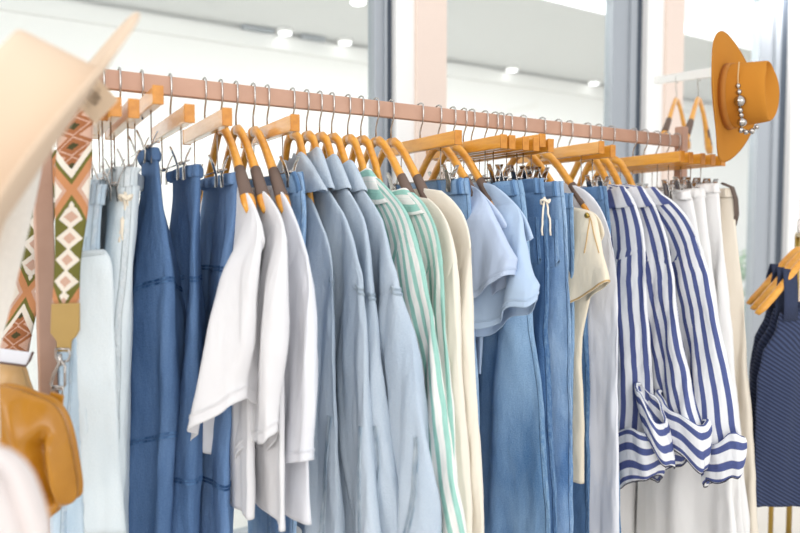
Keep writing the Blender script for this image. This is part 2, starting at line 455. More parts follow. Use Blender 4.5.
def jeans(hook, label, near, mat, cat='jeans', name='jeans', v=0.0, vtab=None, T=(.012, .02), bottom=-1.2, far=.18, amp=.007, seed=1, wb=.04,
          group=None, drawstring=False, pocket=True, elastic=False, seam=True, yaw=4, freq=1.0, legmat=None, noise_amp=.003, tie=None):
    G = Frame(hook, yaw)
    t = thing(name, label, cat, G.P, G.rz, group)
    tab = ztab(G, near, v) if vtab is None else vtab      # (z, u)
    ztop = tab[0][0]; LAST['z'] = ztop; LAST['u'] = tab[0][1]
    def uo(z): return zu(tab, z) if z > tab[-1][0] else tab[-1][1] + (tab[-1][1] - tab[-2][1]) / (tab[-2][0] - tab[-1][0]) * (tab[-1][0] - z) * .5
    vf = (lambda z: v) if not callable(v) else v
    zs = zlist(ztop - wb * .9, bottom, 24)
    Tt = lambda z: T[0] + (T[1] - T[0]) * sm((ztop - z) / .35)
    rows = [(z, .012 * sm((ztop - z - .25) / .2) - .004, uo(z), vf(z), Tt(z)) for z in zs]
    leg, S = drape('leg', mat, t, rows, N=70, amp=amp, seed=seed, freq=freq, noise_amp=noise_amp)
    frows = [(z, -far * (1 + .15 * sm((ztop - z) / .5)), .004 - .012 * sm((ztop - z - .25) / .2), vf(z), Tt(z)) for z in zs]
    drape('leg', mat, t, frows, N=40, Mth=40, amp=amp, seed=seed + 50, freq=freq)
    wrows = [(z, -far, uo(z) + .001, vf(z), T[0] + .0025) for z in zlist(ztop, ztop - wb, 6)]
    w, WS = drape('waistband', legmat or mat, t, wrows, N=10 if not elastic else 16, Mth=140, amp=.002 if not elastic else .006, seed=seed + 9, grow=.01, noise_amp=.001, freq=1 if not elastic else 3.2, edge_amp=.001)
    if not elastic:
        for th in (.5, 2.2, -.45, -1.15, -2.4):
            z0 = ztop + .002; z1 = ztop - wb - .006
            ribbon('belt_loop', M['jean_dark'] if mat in (M['jean'], M['jean_dark'], M['jean_bright']) else mat, t, WS, lambda q, th=th: (max(z0 + (z1 - z0) * q, ztop - wb + .0005) if q > 0 else ztop, th), width=.012, off=.004, n=10)
        if pocket:
            patch('pocket', mat, t, S, ztop - .10, ztop - .24, -.55, -1.75)
    else:
        ribbon('seam', legmat or mat, t, WS, lambda q: (ztop - wb * .95, -PI + 2 * PI * q), width=.006, off=.002, n=120)
    if drawstring:
        z = ztop - .05; u = uo(z) + .004; mb = MB(); y0 = vf(z) - .006
        for k in range(2):
            r2 = random.Random(seed + k)
            pts = [Vector((u, y0, z))]
            for q in range(7):
                pts.append(pts[-1] + Vector((r2.uniform(-.004, .006), r2.uniform(-.007, .004), -.014)))
            mb.tube(pts, .0026, 6)
        for k in range(2):
            mb.tube([Vector((u + .004 + .012 * math.cos(a * PI / 5), y0 + .012 * math.sin(a * PI / 5) * (1 - 2 * k), z - .012 + .006 * math.sin(a))) for a in range(11)], .0026, 6)
        mb.build('drawstring', M['twine'], t)
    return t, G, S

def collar(t, mat, ut, zt, ul, zl, v=0.0, av=.0115, stand=.05):
    """folded shirt collar: near-side roll at (ut, zt), lip of the outer fall at (ul, zl)"""
    dz = zt - zl; du = ul - ut
    prof = [(ut - .010, -stand, .0), (ut - .012, -stand * .45, .0), (ut - .008, -.008, .0), (ut - .001, .0, .002), (ut + .006, -.006, .004),
            (ut + du * .30, -dz * .28, .006), (ut + du * .60, -dz * .60, .008), (ut + du * .86, -dz * .90, .011), (ul, -dz, .014), (ul - .002, -dz - .002, .013)]
    Mth = 56; rings = []; uvv = []
    for i, (uu, zz, dv) in enumerate(prof):
        ring = []
        for j in range(Mth):
            a = 2 * PI * j / Mth; c, s = math.cos(a), math.sin(a)
            k = abs(c) ** .7
            r = (ut * .75 + (uu - ut * .75) * k)
            lift = .018 * (1 - k)
            ring.append(Vector((r * (1 if c > 0 else -1) * abs(c) ** .8, v + (av + dv * .45) * (1 if s > 0 else -1) * abs(s) ** .7, zt + zz * (.75 + .25 * k) - lift + .003 * math.sin(5 * a + i))))
        rings.append(ring)
        uvv.append([((j - (Mth if j > Mth // 2 else 0)) / Mth * 2 * PI * .055, i * .012) for j in range(Mth + 1)])
    mb = MB(); mb.rings(rings, caps=False, uvs=uvv)
    c = mb.build('collar', mat, t, mods=[('SOLIDIFY', dict(thickness=.003, offset=0)), ('SUBSURF', dict(levels=1, render_levels=1))])
    return c, rings

def top(hook, label, cat, name, out, mat, zs, sleeve_end, v=0.0, T=.014, sleeve_w=(.15, .12), bottom=-.95, seed=1, amp=.007, body_in=.93,
        sleeve_v=-.004, sleeve_T=(.012, .022), hem=None, colmat=None, colpx=None, seams=None, group=None, yaw=4, amp_s=None, flare_v=0.0, colkw={}, body_bottom_u=None,
        cuff=None, edge=.004, sleeve_top_dz=.03, sleeve_expo=.75, tiltuv=0.0, hemflare=None, noise_amp=.003, hangerlabel=None, closed=True, sfreq=1.0, sgrow=.2, neck_in=None, colseam=None, body_px=None):
    """shirt / tee on a suit hanger. out: pixel outline of the near shoulder and sleeve, zs: pixel-y index where body ends and sleeve starts (local z)"""
    G = Frame(hook, yaw)
    t = thing(name, label, cat, G.P, G.rz, group)
    tab = ztab(G, out, v); ztop = tab[0][0]
    us = zu(tab, zs); ub = us * body_in
    bbu = body_bottom_u or ub * 1.05
    nk = neck_in if neck_in is not None else min(.035, tab[0][1])
    tab = [(ztop + .008, tab[0][1] * .7)] + tab; rows = [(ztop + .008, -tab[0][1], tab[0][1], v, T * .4)]
    for z in zlist(ztop, zs, 22) + zlist(zs, bottom, 12)[1:]:
        if z >= zs: u = zu(tab, z)
        else:
            q = (zs - z) / (zs - bottom); u = us + (zu(ztab(G, body_px), z) - us) * sm(q / .12) if body_px else us + (ub - us) * sm(q / .12) + (bbu - ub) * q
        Tb = T * (.55 + .45 * sm((ztop - z) / .25))
        rows.append((z, -u, u, v, Tb))
    b, SB = drape('body', mat, t, rows, N=84, Mth=96, amp=amp, seed=seed, noise_amp=noise_amp, grow=.3, edge_amp=.002, expo=.55)
    parts = {'body': b, 'SB': SB, 'G': G, 't': t}
    z0 = zs + sleeve_top_dz
    for sgn in (1, -1):
        srows = []
        for z in zlist(z0, sleeve_end, 20):
            q = (z0 - z) / (z0 - sleeve_end)
            o = zu(tab, z); w = (sleeve_w[0] + (sleeve_w[1] - sleeve_w[0]) * q) * (.35 + .65 * sm(q / .15))
            o2 = o - .003 * (1 - sm(q / .1))
            Tb = T * (.55 + .45 * sm((ztop - z) / .25)); bl = sm(q / .35)
            vv = v + (sleeve_v(q) if callable(sleeve_v) else sleeve_v) * bl; TT = Tb * (.35 + .5 * sm(q / .2)) * (1 - bl) + (sleeve_T[0] + (sleeve_T[1] - sleeve_T[0]) * q) * bl
            srows.append((z, o2 - w, o2, vv, TT) if sgn > 0 else (z, -o2, -o2 + w, vv, TT))
        s, SS = drape('sleeve', mat, t, srows, N=76, Mth=88 if sgn > 0 else 40, amp=amp_s if amp_s is not None else amp, seed=seed, zref=ztop, hem=hem if sgn > 0 else None, edge_amp=edge, expo=sleeve_expo,
                      noise_amp=noise_amp, uvtilt=tiltuv, grow=.3)
        if sgn > 0: parts['sleeve'] = s; parts['SS'] = SS; parts['srange'] = (z0, sleeve_end)
    if colmat:
        (ut, zt_), (ul, zl) = G.uz(*colpx[0]), G.uz(*colpx[1])
        _c, _r = collar(t, colmat, ut, zt_, ul, zl, v, **colkw)
        if parts is not None and colseam: MB().tube([_r[7][j % 56] for j in range(57)], .0014, 6, caps=False).build('collar_stitching', colseam, _c)
    return parts
def hemribbon(p, mat, frac=.955, width=.006):
    z0, z1 = p['srange']; z = z0 + (z1 - z0) * frac
    return ribbon('hem', mat, p['sleeve'], p['SS'], lambda q: (z, -PI + 2 * PI * q), width=width, off=.0012, n=90)

def fixu(hook, pix, u, yaw=4, dv=0.0):
    G = Frame(hook, yaw); l = []
    for p in pix:
        v, z = G.vz(p[0], p[1], u); l.append((-z, v + dv))
    l.sort(); return l[0][0] * -1, (lambda z: interp(l, -z)[0])
def skirt(hook, label, near, mat, u=(.12, .15), v=None, T=(.014, .03), bottom=-1.2, seed=1, amp=.01, seams=(), freq=1.0, gather=True, name='skirt', cat='skirt', ztop=None, vmat=None, Tk=None):
    G = Frame(hook); t = thing(name, label, cat, G.P, G.rz); LAST['z'] = ztop; LAST['u'] = u[0]
    uo = lambda z: u[0] + (u[1] - u[0]) * sm((ztop - z) / .4) + .02 * (ztop - z)
    rows = [(z, -uo(z), uo(z), v(z), T[0] + (T[1] - T[0]) * sm((ztop - z) / .5)) for z in zlist(ztop - .018, bottom, 24)]
    b, S = drape('body', mat, t, rows, N=90, Mth=120, amp=amp, seed=seed, freq=freq, grow=.18)
    rows = [(z, -uo(z) - .002, uo(z) + .003, v(z), T[0] + .001 + .0025 * math.sin((ztop - z) / .026 * PI)) for z in zlist(ztop, ztop - .026, 8)]
    drape('waistband', mat, t, rows, N=10, Mth=260, amp=.0035, seed=seed + 1, freq=7, grow=.004, edge_amp=.003)
    for zs, dz in seams:
        for k in (0, .007):
            ribbon('seam', M['denim_seam'], t, S, lambda q, zs=zs, dz=dz, k=k: (zs - k + dz * math.cos(-PI + 2 * PI * q), -PI + 2 * PI * q), width=.005, off=.0012, n=140)
    return t, G, S

# ================================================================= clothes on the rail, left to right
HL = 'honey wood suit hanger '
CL = 'wood clip hanger '
# pale clothes nearest the post
zt, f = fixu(98, [(98, 180), (88, 260), (82, 340), (78, 440), (72, 533)], .10)
jeans(98, 'pale grey-blue trousers half hidden behind the mustard bag and the off-white jeans', None, M['pale_denim'], cat='trousers', name='trousers', vtab=[(zt, .11), (-1.3, .14)], v=f, seed=31, T=(.012, .03), bottom=-1.2, far=.10, amp=.012, pocket=False)
clip_hanger(Frame(98), CL + 'hidden behind the cream hat tag, holding pale grey-blue trousers', half=.12)
zt, f = fixu(106, [(100, 184), (96, 215), (93, 250), (92, 330), (90, 430), (86, 533)], .15, dv=-.0)
jeans(106, 'very pale blue jeans just left of the off-white pair, with a pocket showing', None, M['pale_denim'], vtab=[(zt, .15), (-.5, .16), (-1.3, .18)], v=f, seed=3, T=(.014, .028), bottom=-1.15, far=.10)
clip_hanger(Frame(106), CL + 'holding the very pale blue jeans, closest to the hat tag')
zt, f = fixu(122, [(131, 166), (128, 215), (125, 250), (122, 300), (120, 380), (117, 450), (111, 533)], .15, dv=0)
tj, Gj, Sj = jeans(122, 'off-white denim jeans with a tied pale drawstring and a turned-down panel', None, M['white_denim'], vtab=[(zt, .13), (-.5, .15), (-1.3, .17)], v=f, seed=8, T=(.030, .038), bottom=-1.15, drawstring=True, far=.12, amp=.008, pocket=False)
# turned-down panel with its folded hem at pixel (72..110, 252)
a = Gj.loc(at(73, 256, 1.30)); b = Gj.loc(at(111, 250, 1.33)); c = Gj.loc(at(90, 533, 1.30)); e = Gj.loc(at(128, 533, 1.32))
mb = MB(); g = []; uvp = []
for i in range(41):
    q = i / 40; row = []; ur = []
    for j in range(25):
        s = j / 24
        top_ = a.lerp(b, s); bot = c.lerp(e, s)
        p = top_.lerp(bot, q)
        bul = math.sin(PI * s) ** .7
        p = p - Vector((0, 1, 0)) * (.022 * bul) + Vector((0, 1, 0)) * (.006 * math.sin(s * 9 + q * 3) * sm(q * 3)) + Vector((0, -1, 0)) * (.010 * max(0, 1 - q / .035))
        p.x += .008 * noise.noise(Vector((q * 6, s * 2, 3)))
        row.append(p); ur.append((s * .12 + .03, -q * .6))
    ur.append((.2, -q * .6)); g.append(row); uvp.append(ur)
mb.rings(g, caps=False, closed=False, uvs=uvp)
pan = mb.build('turned_down_panel', M['white_denim'], tj, mods=[('SOLIDIFY', dict(thickness=.003, offset=0))])
MB().tube([g[0][j] + Vector((0, -.003, -.004)) for j in range(25)], .006, 8).build('rolled_hem', M['white_denim'], pan)
clip_hanger(Frame(122), CL + 'holding the off-white jeans, in front of the dark blue maxi skirt')
# blue chambray skirts
zt, f = fixu(144, [(162, 146), (166, 200), (170, 280), (171, 330), (172, 420), (168, 533)], .11, dv=-.008)
skirt(144, 'dark blue chambray maxi skirt with sloping seams, pinched highest by its clip', None, M['chambray_dark'], u=(.08, .12), v=f, ztop=zt, seed=12, T=(.010, .050), seams=((-.47, .035), (-.80, .045)), amp=.010, name='maxi_skirt')
clip_hanger(Frame(144), CL + 'holding the leftmost dark blue maxi skirt', dz=.03)
zt, f = fixu(172, [(205, 164), (206, 200), (207, 280), (206, 400), (200, 533)], .13, dv=-.012)
skirt(172, 'dark blue chambray skirt with gathered elastic waist, middle of the three skirts', None, M['chambray_dark'], u=(.12, .14), v=f, ztop=zt, seed=17, T=(.014, .026), seams=((-.44, .004), (-.86, .004)), amp=.010)
clip_hanger(Frame(172), CL + 'with pale bar holding the middle dark blue skirt', pale=True)
zt, f = fixu(206, [(246, 172), (245, 190), (241, 280), (238, 400), (234, 533)], .15, dv=-.014)
skirt(206, 'mid blue chambray skirt with gathered elastic waist, touching the first white tee', None, M['chambray'], u=(.14, .16), v=f, ztop=zt, seed=23, T=(.014, .026), seams=((-.42, .004), (-.88, .004)), amp=.009)
clip_hanger(Frame(206), CL + 'with pale bar holding the skirt beside the first white tee', pale=True)

# white tees
def tee_hem(a, b, k=0.0):
    return lambda fr, th: a * (1 - fr) + b * fr + k * math.sin(th * 3)
suit_hanger(Frame(222), HL + 'carrying the leftmost white tee')
p = top(222, 'white tee hung leftmost of three, its wide sleeve flaring over the blue skirt', 't-shirt', 'tee_shirt', [(241, 183), (250, 197), (262, 225), (267, 260), (267, 330), (264, 400)], M['white'], -.36, -.72, seed=41,
        sleeve_w=(.10, .18), sleeve_v=lambda q: -.015 - .035 * q, sleeve_T=(.018, .05), hem=lambda fr, th: .05 * fr - .10 * (1 - fr) + .012 * math.sin(th * 2), bottom=-.93, body_in=.75, amp=.013, edge=.006, sleeve_top_dz=.08, sgrow=.35)
hemribbon(p, M['white'], .94)
suit_hanger(Frame(237), HL + 'carrying the middle white tee')
p = top(237, 'white tee in the middle of three, creased sleeve hem folding behind the first', 't-shirt', 'tee_shirt', [(262, 190), (272, 200), (284, 222), (290, 260), (293, 340), (290, 425)], M['white'], -.36, -.76, seed=47,
        sleeve_w=(.10, .20), sleeve_v=lambda q: -.008 - .02 * q, sleeve_T=(.016, .03), hem=lambda fr, th: .03 * fr - .07 * (1 - fr) + .01 * math.sin(th * 3), bottom=-.93, edge=.005, sleeve_top_dz=.06, sgrow=.3)
hemribbon(p, M['white'], .95)
suit_hanger(Frame(254), HL + 'carrying the rightmost white tee')
p = top(254, 'white tee hung rightmost of three, straight sleeve against the washed denim shirts', 't-shirt', 'tee_shirt', [(279, 188), (290, 203), (303, 240), (312, 290), (318, 340), (321, 400), (317, 455)], M['white2'], -.40, -.80, seed=53,
        sleeve_w=(.10, .16), sleeve_v=lambda q: -.004 - .01 * q, sleeve_T=(.014, .024), hem=lambda fr, th: .02 * fr - .03 * (1 - fr), bottom=-.93, edge=.004, sleeve_top_dz=.05, sgrow=.3)
hemribbon(p, M['white2'], .955)
# blue jeans peeking between tee and denim shirt
jeans(272, 'blue jeans waistband peeking between the white tees and the first washed denim shirt', [(300, 172), (304, 190), (306, 240), (300, 400)], M['jean_bright'], seed=61, T=(.012, .016), bottom=-1.15, far=.17, wb=.045)
clip_hanger(Frame(268), CL + 'with pale bar above the jeans between the white tees and denim shirts', pale=True)

# washed denim shirts
DS = [(293, [(302, 188), (311, 198), (322, 222), (329, 252), (333, 300), (335, 370), (339, 450), (344, 545)], 'washed denim shirt hung leftmost of four, partly behind the white tees'),
      (307, [(322, 182), (330, 192), (345, 218), (357, 246), (366, 290), (370, 340), (372, 400), (379, 470), (387, 545)], 'washed denim shirt, second of four, its whole left sleeve in front'),
      (320, [(342, 183), (350, 192), (362, 213), (372, 248), (379, 295), (385, 350), (393, 430), (408, 545)], 'washed denim shirt, third of four, only a narrow sleeve edge showing'),
      (332, [(358, 182), (368, 195), (381, 217), (392, 248), (405, 290), (418, 340), (428, 400), (437, 460), (442, 500), (443, 545)], 'washed denim shirt hung rightmost of four, beside the green striped shirts')]
for i, (h, out, lab) in enumerate(DS):
    suit_hanger(Frame(h), pads=False, drop=(.12, .095, .085, .08)[i], label=HL + 'inside ' + ('the leftmost', 'the second', 'the third', 'the rightmost')[i] + ' washed denim shirt')
    zs = Frame(h).uz(*out[4])[1] + .01 if i != 0 else -.44
    p = top(h, lab, 'shirt', 'denim_shirt', out, M['washed'], zs, -1.03, seed=70 + 5 * i, sleeve_w=(.15, .15), sleeve_v=-.004, sleeve_T=(.016, .026), bottom=-1.05, amp=.010, edge=.004,
            colmat=M['washed'], colpx=[((303, 152), (326, 190)), ((319, 147), (333, 188)), ((336, 154), (350, 188)), ((352, 160), (366, 190))][i], sleeve_top_dz=.035, colseam=M['washed_seam'])
    z0 = p['srange'][0]
    for k in (0, .009):
        ribbon('seam', M['washed_seam'], p['sleeve'], p['SS'], lambda q, k=k: (zs + .012 - k - .022 * math.cos(-1.9 + 3.8 * q), -1.9 + 3.8 * q), width=.006, off=.0018, n=80)
        ribbon('seam', M['washed_seam'], p['sleeve'], p['SS'], lambda q, k=k: (-.74 - .28 * q, -.55 - 1.0 * q - k * 16), width=.006, off=.0018, n=60)

# green striped shirts
GS = [(348, [(378, 178), (388, 188), (407, 210), (420, 248), (431, 300), (441, 360), (451, 430), (462, 500), (470, 545)], 'green and white striped shirt in front, next to the washed denim shirts'),
      (361, [(413, 192), (424, 203), (437, 228), (444, 265), (449, 330), (455, 400), (461, 480), (463, 545)], 'green and white striped shirt behind, next to the cream blouses')]
for i, (h, out, lab) in enumerate(GS):
    suit_hanger(Frame(h), pads=False, drop=.075, label=HL + 'inside the ' + ('front', 'rear')[i] + ' green striped shirt')
    zs = Frame(h).uz(*out[3])[1]
    p = top(h, lab, 'shirt', 'striped_shirt', out, M['green_stripe'], zs, -1.03, seed=110 + 7 * i, sleeve_w=(.14, .13), sleeve_v=-.004, sleeve_T=(.012, .02), bottom=-1.05, amp=.007,
            colmat=M['green_stripe_x'], colpx=[((370,168),(391,203)),((407,188),(426,214))][i], sleeve_top_dz=.05)
# cream blouses
CS = [(376, [(428, 198), (438, 206), (450, 225), (457, 262), (461, 330), (468, 430), (474, 545)], 'cream long-sleeved blouse nearest the green striped shirts'),
      (391, [(440, 190), (452, 199), (466, 216), (473, 246), (475, 300), (480, 400), (487, 545)], 'cream long-sleeved blouse nearest the pale blue tees')]
for i, (h, out, lab) in enumerate(CS):
    suit_hanger(Frame(h), HL + 'inside the cream blouse nearest the ' + ('green stripes', 'pale blue tees')[i])
    p = top(h, lab, 'blouse', 'blouse', out, M['cream'], Frame(h).uz(*out[3])[1], -1.08, seed=130 + 7 * i, sleeve_w=(.12, .10), sleeve_T=(.012, .018), bottom=-1.05, amp=.006)
# jeans under the clips, centre
jeans(425, 'blue jeans hung between the cream blouses and the first pale blue tee', [(468, 178), (471, 205), (472, 250), (474, 330), (478, 420)], M['jean_bright'], seed=141, T=(.014, .018), bottom=-1.15)
clip_hanger(Frame(420), CL + 'holding the jeans beside the cream blouses')
# pale blue tees
suit_hanger(Frame(438), HL + 'inside the front pale blue tee')
p = top(438, 'pale blue tee in front, its short sleeve hem pointing right', 't-shirt', 'tee_shirt', [(474, 186), (484, 194), (502, 215), (516, 243), (527, 266)], M['skyblue'], -.33, -.47, seed=151,
        sleeve_w=(.12, .23), sleeve_v=lambda q: -.02 - .02 * q, sleeve_T=(.014, .034), hem=lambda fr, th: .03 * fr - .09 * (1 - fr), bottom=-.75, body_in=.55, body_bottom_u=.17, sleeve_top_dz=.10, amp=.007, sgrow=.25)
hemribbon(p, M['skyblue'], .93)
suit_hanger(Frame(452), HL + 'inside the rear pale blue tee')
p = top(452, 'pale blue tee behind, its longer sleeve with wavy hem over the jeans', 't-shirt', 'tee_shirt', [(492, 184), (506, 194), (524, 213), (533, 235), (545, 270), (556, 302)], M['skyblue2'], -.36, -.55, seed=157,
        sleeve_w=(.12, .30), sleeve_v=lambda q: -.02 - .03 * q, sleeve_T=(.014, .04), hem=lambda fr, th: .05 * fr - .08 * (1 - fr) + .008 * math.sin(th * 5), bottom=-.72, body_in=.5, body_bottom_u=.16, sleeve_top_dz=.10, amp=.008, sgrow=.25)
hemribbon(p, M['skyblue2'], .94)
# group of jeans
JS = [(466, [(521, 180), (526, 205), (528, 250), (531, 330), (541, 400), (548, 480), (553, 540)], 'jean', 'mid blue jeans with a wide worn leg, below the pale blue tees', (.016, .03), 5),
      (484, [(543, 178), (547, 215), (549, 280), (548, 340), (554, 420), (560, 533)], 'jean_dark', 'deeper blue jeans with a tied waist, second pair right of the pale blue tees', (.014, .018), 6),
      (497, [(563, 181), (566, 215), (569, 280), (571, 340), (571, 430), (571, 533)], 'jean_bright', 'bright blue jeans with a patch pocket, left of the ivory gauze blouse', (.014, .018), 7),
      (509, [(573, 193), (574, 240), (574, 330), (574, 533)], 'jean', 'narrow sliver of blue jeans tucked against the ivory gauze blouse', (.010, .014), 8)]
for h, out, mt, lab, T, sd in JS:
    jeans(h, lab, out, M[mt], seed=160 + sd * 3, T=T, bottom=-1.25, far=.18, amp=.006, drawstring=(mt == 'jean_dark'))
LAST['z'] = -.20; LAST['u'] = .175
for h, l in ((463, 'holding the wide worn jeans below the pale blue tees'), (484, 'holding the tied-waist jeans'), (494, 'holding the bright jeans with the patch pocket'), (508, 'holding the sliver of jeans by the ivory blouse')):
    clip_hanger(Frame(h), CL + l)
clip_hanger(Frame(471), CL + 'empty of clothes, with its bar end behind the wide worn jeans hanger')
clip_hanger(Frame(500), CL + 'set a little higher among the jeans hangers', dz=.012)
# ivory gauze blouse
suit_hanger(Frame(522), HL + 'inside the ivory gauze blouse')
p = top(522, 'ivory gauze blouse with short trimmed sleeve and a gold pin', 'blouse', 'blouse', [(579, 208), (588, 209), (600, 217), (606, 240), (612, 270), (618, 296)], M['lace'], -.35, -.52, seed=181,
        sleeve_w=(.09, .19), sleeve_v=lambda q: -.012 - .02 * q, sleeve_T=(.012, .028), hem=lambda fr, th: .05 * fr - .06 * (1 - fr), bottom=Frame(522).uz(583, 483)[1], sleeve_top_dz=.10, sgrow=.25, body_px=[(590, 300), (580, 345), (584, 400), (584, 483)])
ribbon('sleeve_trim', M['goldtrim'], p['sleeve'], p['SS'], lambda q: (p['srange'][1] + .004, -PI + 2 * PI * q), width=.005, off=.0015, n=90)
pz = p['G'].loc(wallpt(593, 229, 0)); 
q0 = p['SS'](-.30, -.7)
pb = MB().tube([q0 + Vector((0, -.004, 0)), q0 + Vector((0, -.009, -.002))], [.009, .006], 12).build('gold_pin', M['brass'], p['sleeve'])
for k in (.35, -.5):
    ribbon('edge_stitch', M['goldtrim'], p['sleeve'], p['SS'], lambda q, k=k: (-.30 - .10 * q, -.7 + k * q), width=.003, off=.0015, n=40)
jeans(535, 'blue jeans seen low between the ivory blouse and the white shirt', [(584, 215), (588, 300), (592, 400), (590, 533)], M['jean_dark'], seed=191, T=(.010, .014), bottom=-1.25)
# white shirt
suit_hanger(Frame(541), HL + 'inside the plain white long-sleeved shirt')
p = top(541, 'plain white long-sleeved shirt between the ivory blouse and navy stripes', 'shirt', 'white_shirt', [(572, 184), (588, 191), (604, 212), (612, 240), (618, 290), (620, 350), (620, 430), (621, 545)], M['white2'], -.36, -1.30, seed=199,
        sleeve_w=(.12, .14), sleeve_T=(.012, .018), bottom=-1.32, amp=.005)
jeans(552, 'dark waist of jeans just left of the navy striped shirts', [(606, 186), (612, 230), (618, 350), (623, 533)], M['jean_dark'], seed=205, T=(.010, .014), bottom=-1.25)
clip_hanger(Frame(557), CL + 'with long pale bar above the white shirt', pale=True, dz=.008)
clip_hanger(Frame(568), CL + 'just under the long pale bar above the white shirt')

# navy striped shirts with rolled cuffs
def roll_cuff(parent, G, pxc, py, w, h, tiltz, seed, v=-.02, T=.04, lean=0.0):
    """rolled-up sleeve cuff: thick turned band, stripes running round it"""
    u, z = G.uz(pxc, py, v); n = 20; R = random.Random(seed); Mth = 96; rings = []; uvs = []
    ph = [R.uniform(0, 6.3) for _ in range(4)]
    prof = [(.80, .46), (.93, .53), (1.02, .46), (1.05, .25), (1.03, 0), (.99, -.28), (.95, -.45), (.88, -.53), (.78, -.44), (.74, -.1)]
    for i, (rr, dz) in enumerate(prof):
        ring = []; row = []
        for j in range(Mth + 1):
            a = 2 * PI * j / Mth
            fold = 1 + .05 * math.sin(3 * a + ph[0] + dz) + .035 * math.sin(7 * a + ph[1] + dz * 3) + .02 * math.sin(13 * a + ph[2] + dz * 5)
            uu = u + w * rr * fold * math.cos(a) + lean * dz
            vv = v + T * rr * fold * (1 if math.sin(a) > 0 else -1) * abs(math.sin(a)) ** .8
            zz = z + h * dz * (1 + .12 * math.sin(2 * a + ph[3])) + tiltz * math.cos(a) + .006 * math.sin(4 * a + ph[1])
            if j < Mth: ring.append(Vector((uu, vv, zz)))
            row.append((j / Mth * 2 * PI * w, (i / len(prof)) * h * 1.75 + .004 * math.sin(3 * a)))
        rings.append(ring); uvs.append(row)
    mb = MB(); mb.rings(rings, caps=False, uvs=uvs)
    o = mb.build('rolled_cuff', M['navy_stripe_x'], parent, mods=[('SOLIDIFY', dict(thickness=.002, offset=-1)), ('SUBSURF', dict(levels=1, render_levels=1))])
    e = MB().tube([rings[7][j % Mth] for j in range(Mth + 1)], .0016, 6, caps=False).build('cuff_edge', M['navy_edge'], o)
    return o
M['navy_edge'] = plain('navy_thread', rgb('3a3a4c'), .9)
NS = [(586, [(622, 186), (630, 192), (640, 215), (645, 250), (650, 320), (655, 400), (652, 440)], 'navy and white striped shirt hung leftmost of three, its cuff bunched lowest left', (639, 455, .080, .15, .03, 1, .05)),
      (597, [(640, 186), (652, 198), (664, 225), (672, 260), (684, 330), (697, 400), (705, 425)], 'navy and white striped shirt in the middle of three, wide turned-back cuff', (683, 430, .085, .12, -.03, 2, .04)),
      (610, [(655, 190), (672, 199), (692, 222), (706, 255), (721, 310), (733, 370), (741, 430), (742, 450)], 'navy and white striped shirt hung rightmost of three against the white trousers', (722, 460, .060, .11, .03, 3, .028))]
for i, (h, out, lab, cf) in enumerate(NS):
    suit_hanger(Frame(h), pads=False, drop=.06, label=HL + 'inside the ' + ('leftmost', 'middle', 'rightmost')[i] + ' navy striped shirt')
    G = Frame(h); zs = G.uz(*out[3])[1]; ze = G.uz(cf[0], cf[1])[1]
    p = top(h, lab, 'shirt', 'striped_shirt', out, M['navy_stripe'], zs, ze, seed=220 + 9 * i, sleeve_w=(.15, .17), sleeve_T=(.016, .03), sleeve_v=-.008, bottom=-.93, amp=.010,
            colmat=M['navy_stripe'], colpx=[((624, 186), (636, 206)), ((642, 186), (655, 206)), ((656, 187), (672, 204))][i], sleeve_top_dz=.05, noise_amp=.004)
    roll_cuff(p['sleeve'], G, cf[0], cf[1], cf[2], cf[3], cf[4], cf[5] + 40, v=-.02, T=cf[6])
    if i == 0: roll_cuff(p['sleeve'], G, 655, 425, .05, .12, -.05, 77, v=-.035, T=.03, lean=-.04)
    if i == 1: roll_cuff(p['sleeve'], G, 676, 452, .07, .10, .04, 78, v=-.01, T=.03, lean=.05)
clip_hanger(Frame(632), CL + 'with long bar above the rightmost navy striped shirt', half=.2)
# white trousers
WP = [(640, [(690, 190), (698, 230), (715, 320), (728, 430), (738, 540)], 'white trousers with gathered waist, first pair right of the navy stripes', 'pants', (.018, .03)),
      (652, [(703, 188), (708, 230), (722, 330), (735, 430), (744, 540)], 'white trousers, second pair right of the navy stripes', 'pants', (.018, .026)),
      (662, [(718, 183), (722, 230), (733, 330), (743, 430), (750, 540)], 'white trousers, third pair right of the navy stripes, waist standing tallest', 'pants', (.018, .026)),
      (673, [(733, 188), (736, 230), (743, 330), (752, 430), (760, 540)], 'cream trousers hung last at the right end of the rail', 'pants_cream', (.018, .026))]
for i, (h, out, lab, mt, T) in enumerate(WP):
    jeans(h, lab, out, M[mt], cat='trousers', name='trousers', seed=260 + 5 * i, T=T, bottom=-1.48, far=.2, amp=.009, pocket=False, elastic=(i < 3), wb=.03, freq=1.2)
for h, l in ((643, 'holding the first white trousers'), (655, 'holding the second white trousers'), (665, 'holding the tallest-waisted white trousers'), (675, 'at the far right end of the rail, holding cream trousers')):
    clip_hanger(Frame(h), CL + l, half=.19)
# belt looped on the last trousers
G = Frame(673)
bl = [G.P + G.n * u + G.d * v + Vector((0, 0, z)) for u, v, z in ((.20, .0, -.185), (.235, 0, -.20), (.250, 0, -.24), (.252, .004, -.29), (.240, .008, -.325), (.225, .008, -.31), (.215, .004, -.25))]
tag(MB().tube(bl, [(.004, .012)] * 7, 8, flat=tuple(G.d)).build('woven_belt', plain('belt_brown', rgb('5d4d44'), .7)), 'dark brown woven belt looped at the waist of the last cream trousers', 'belt')

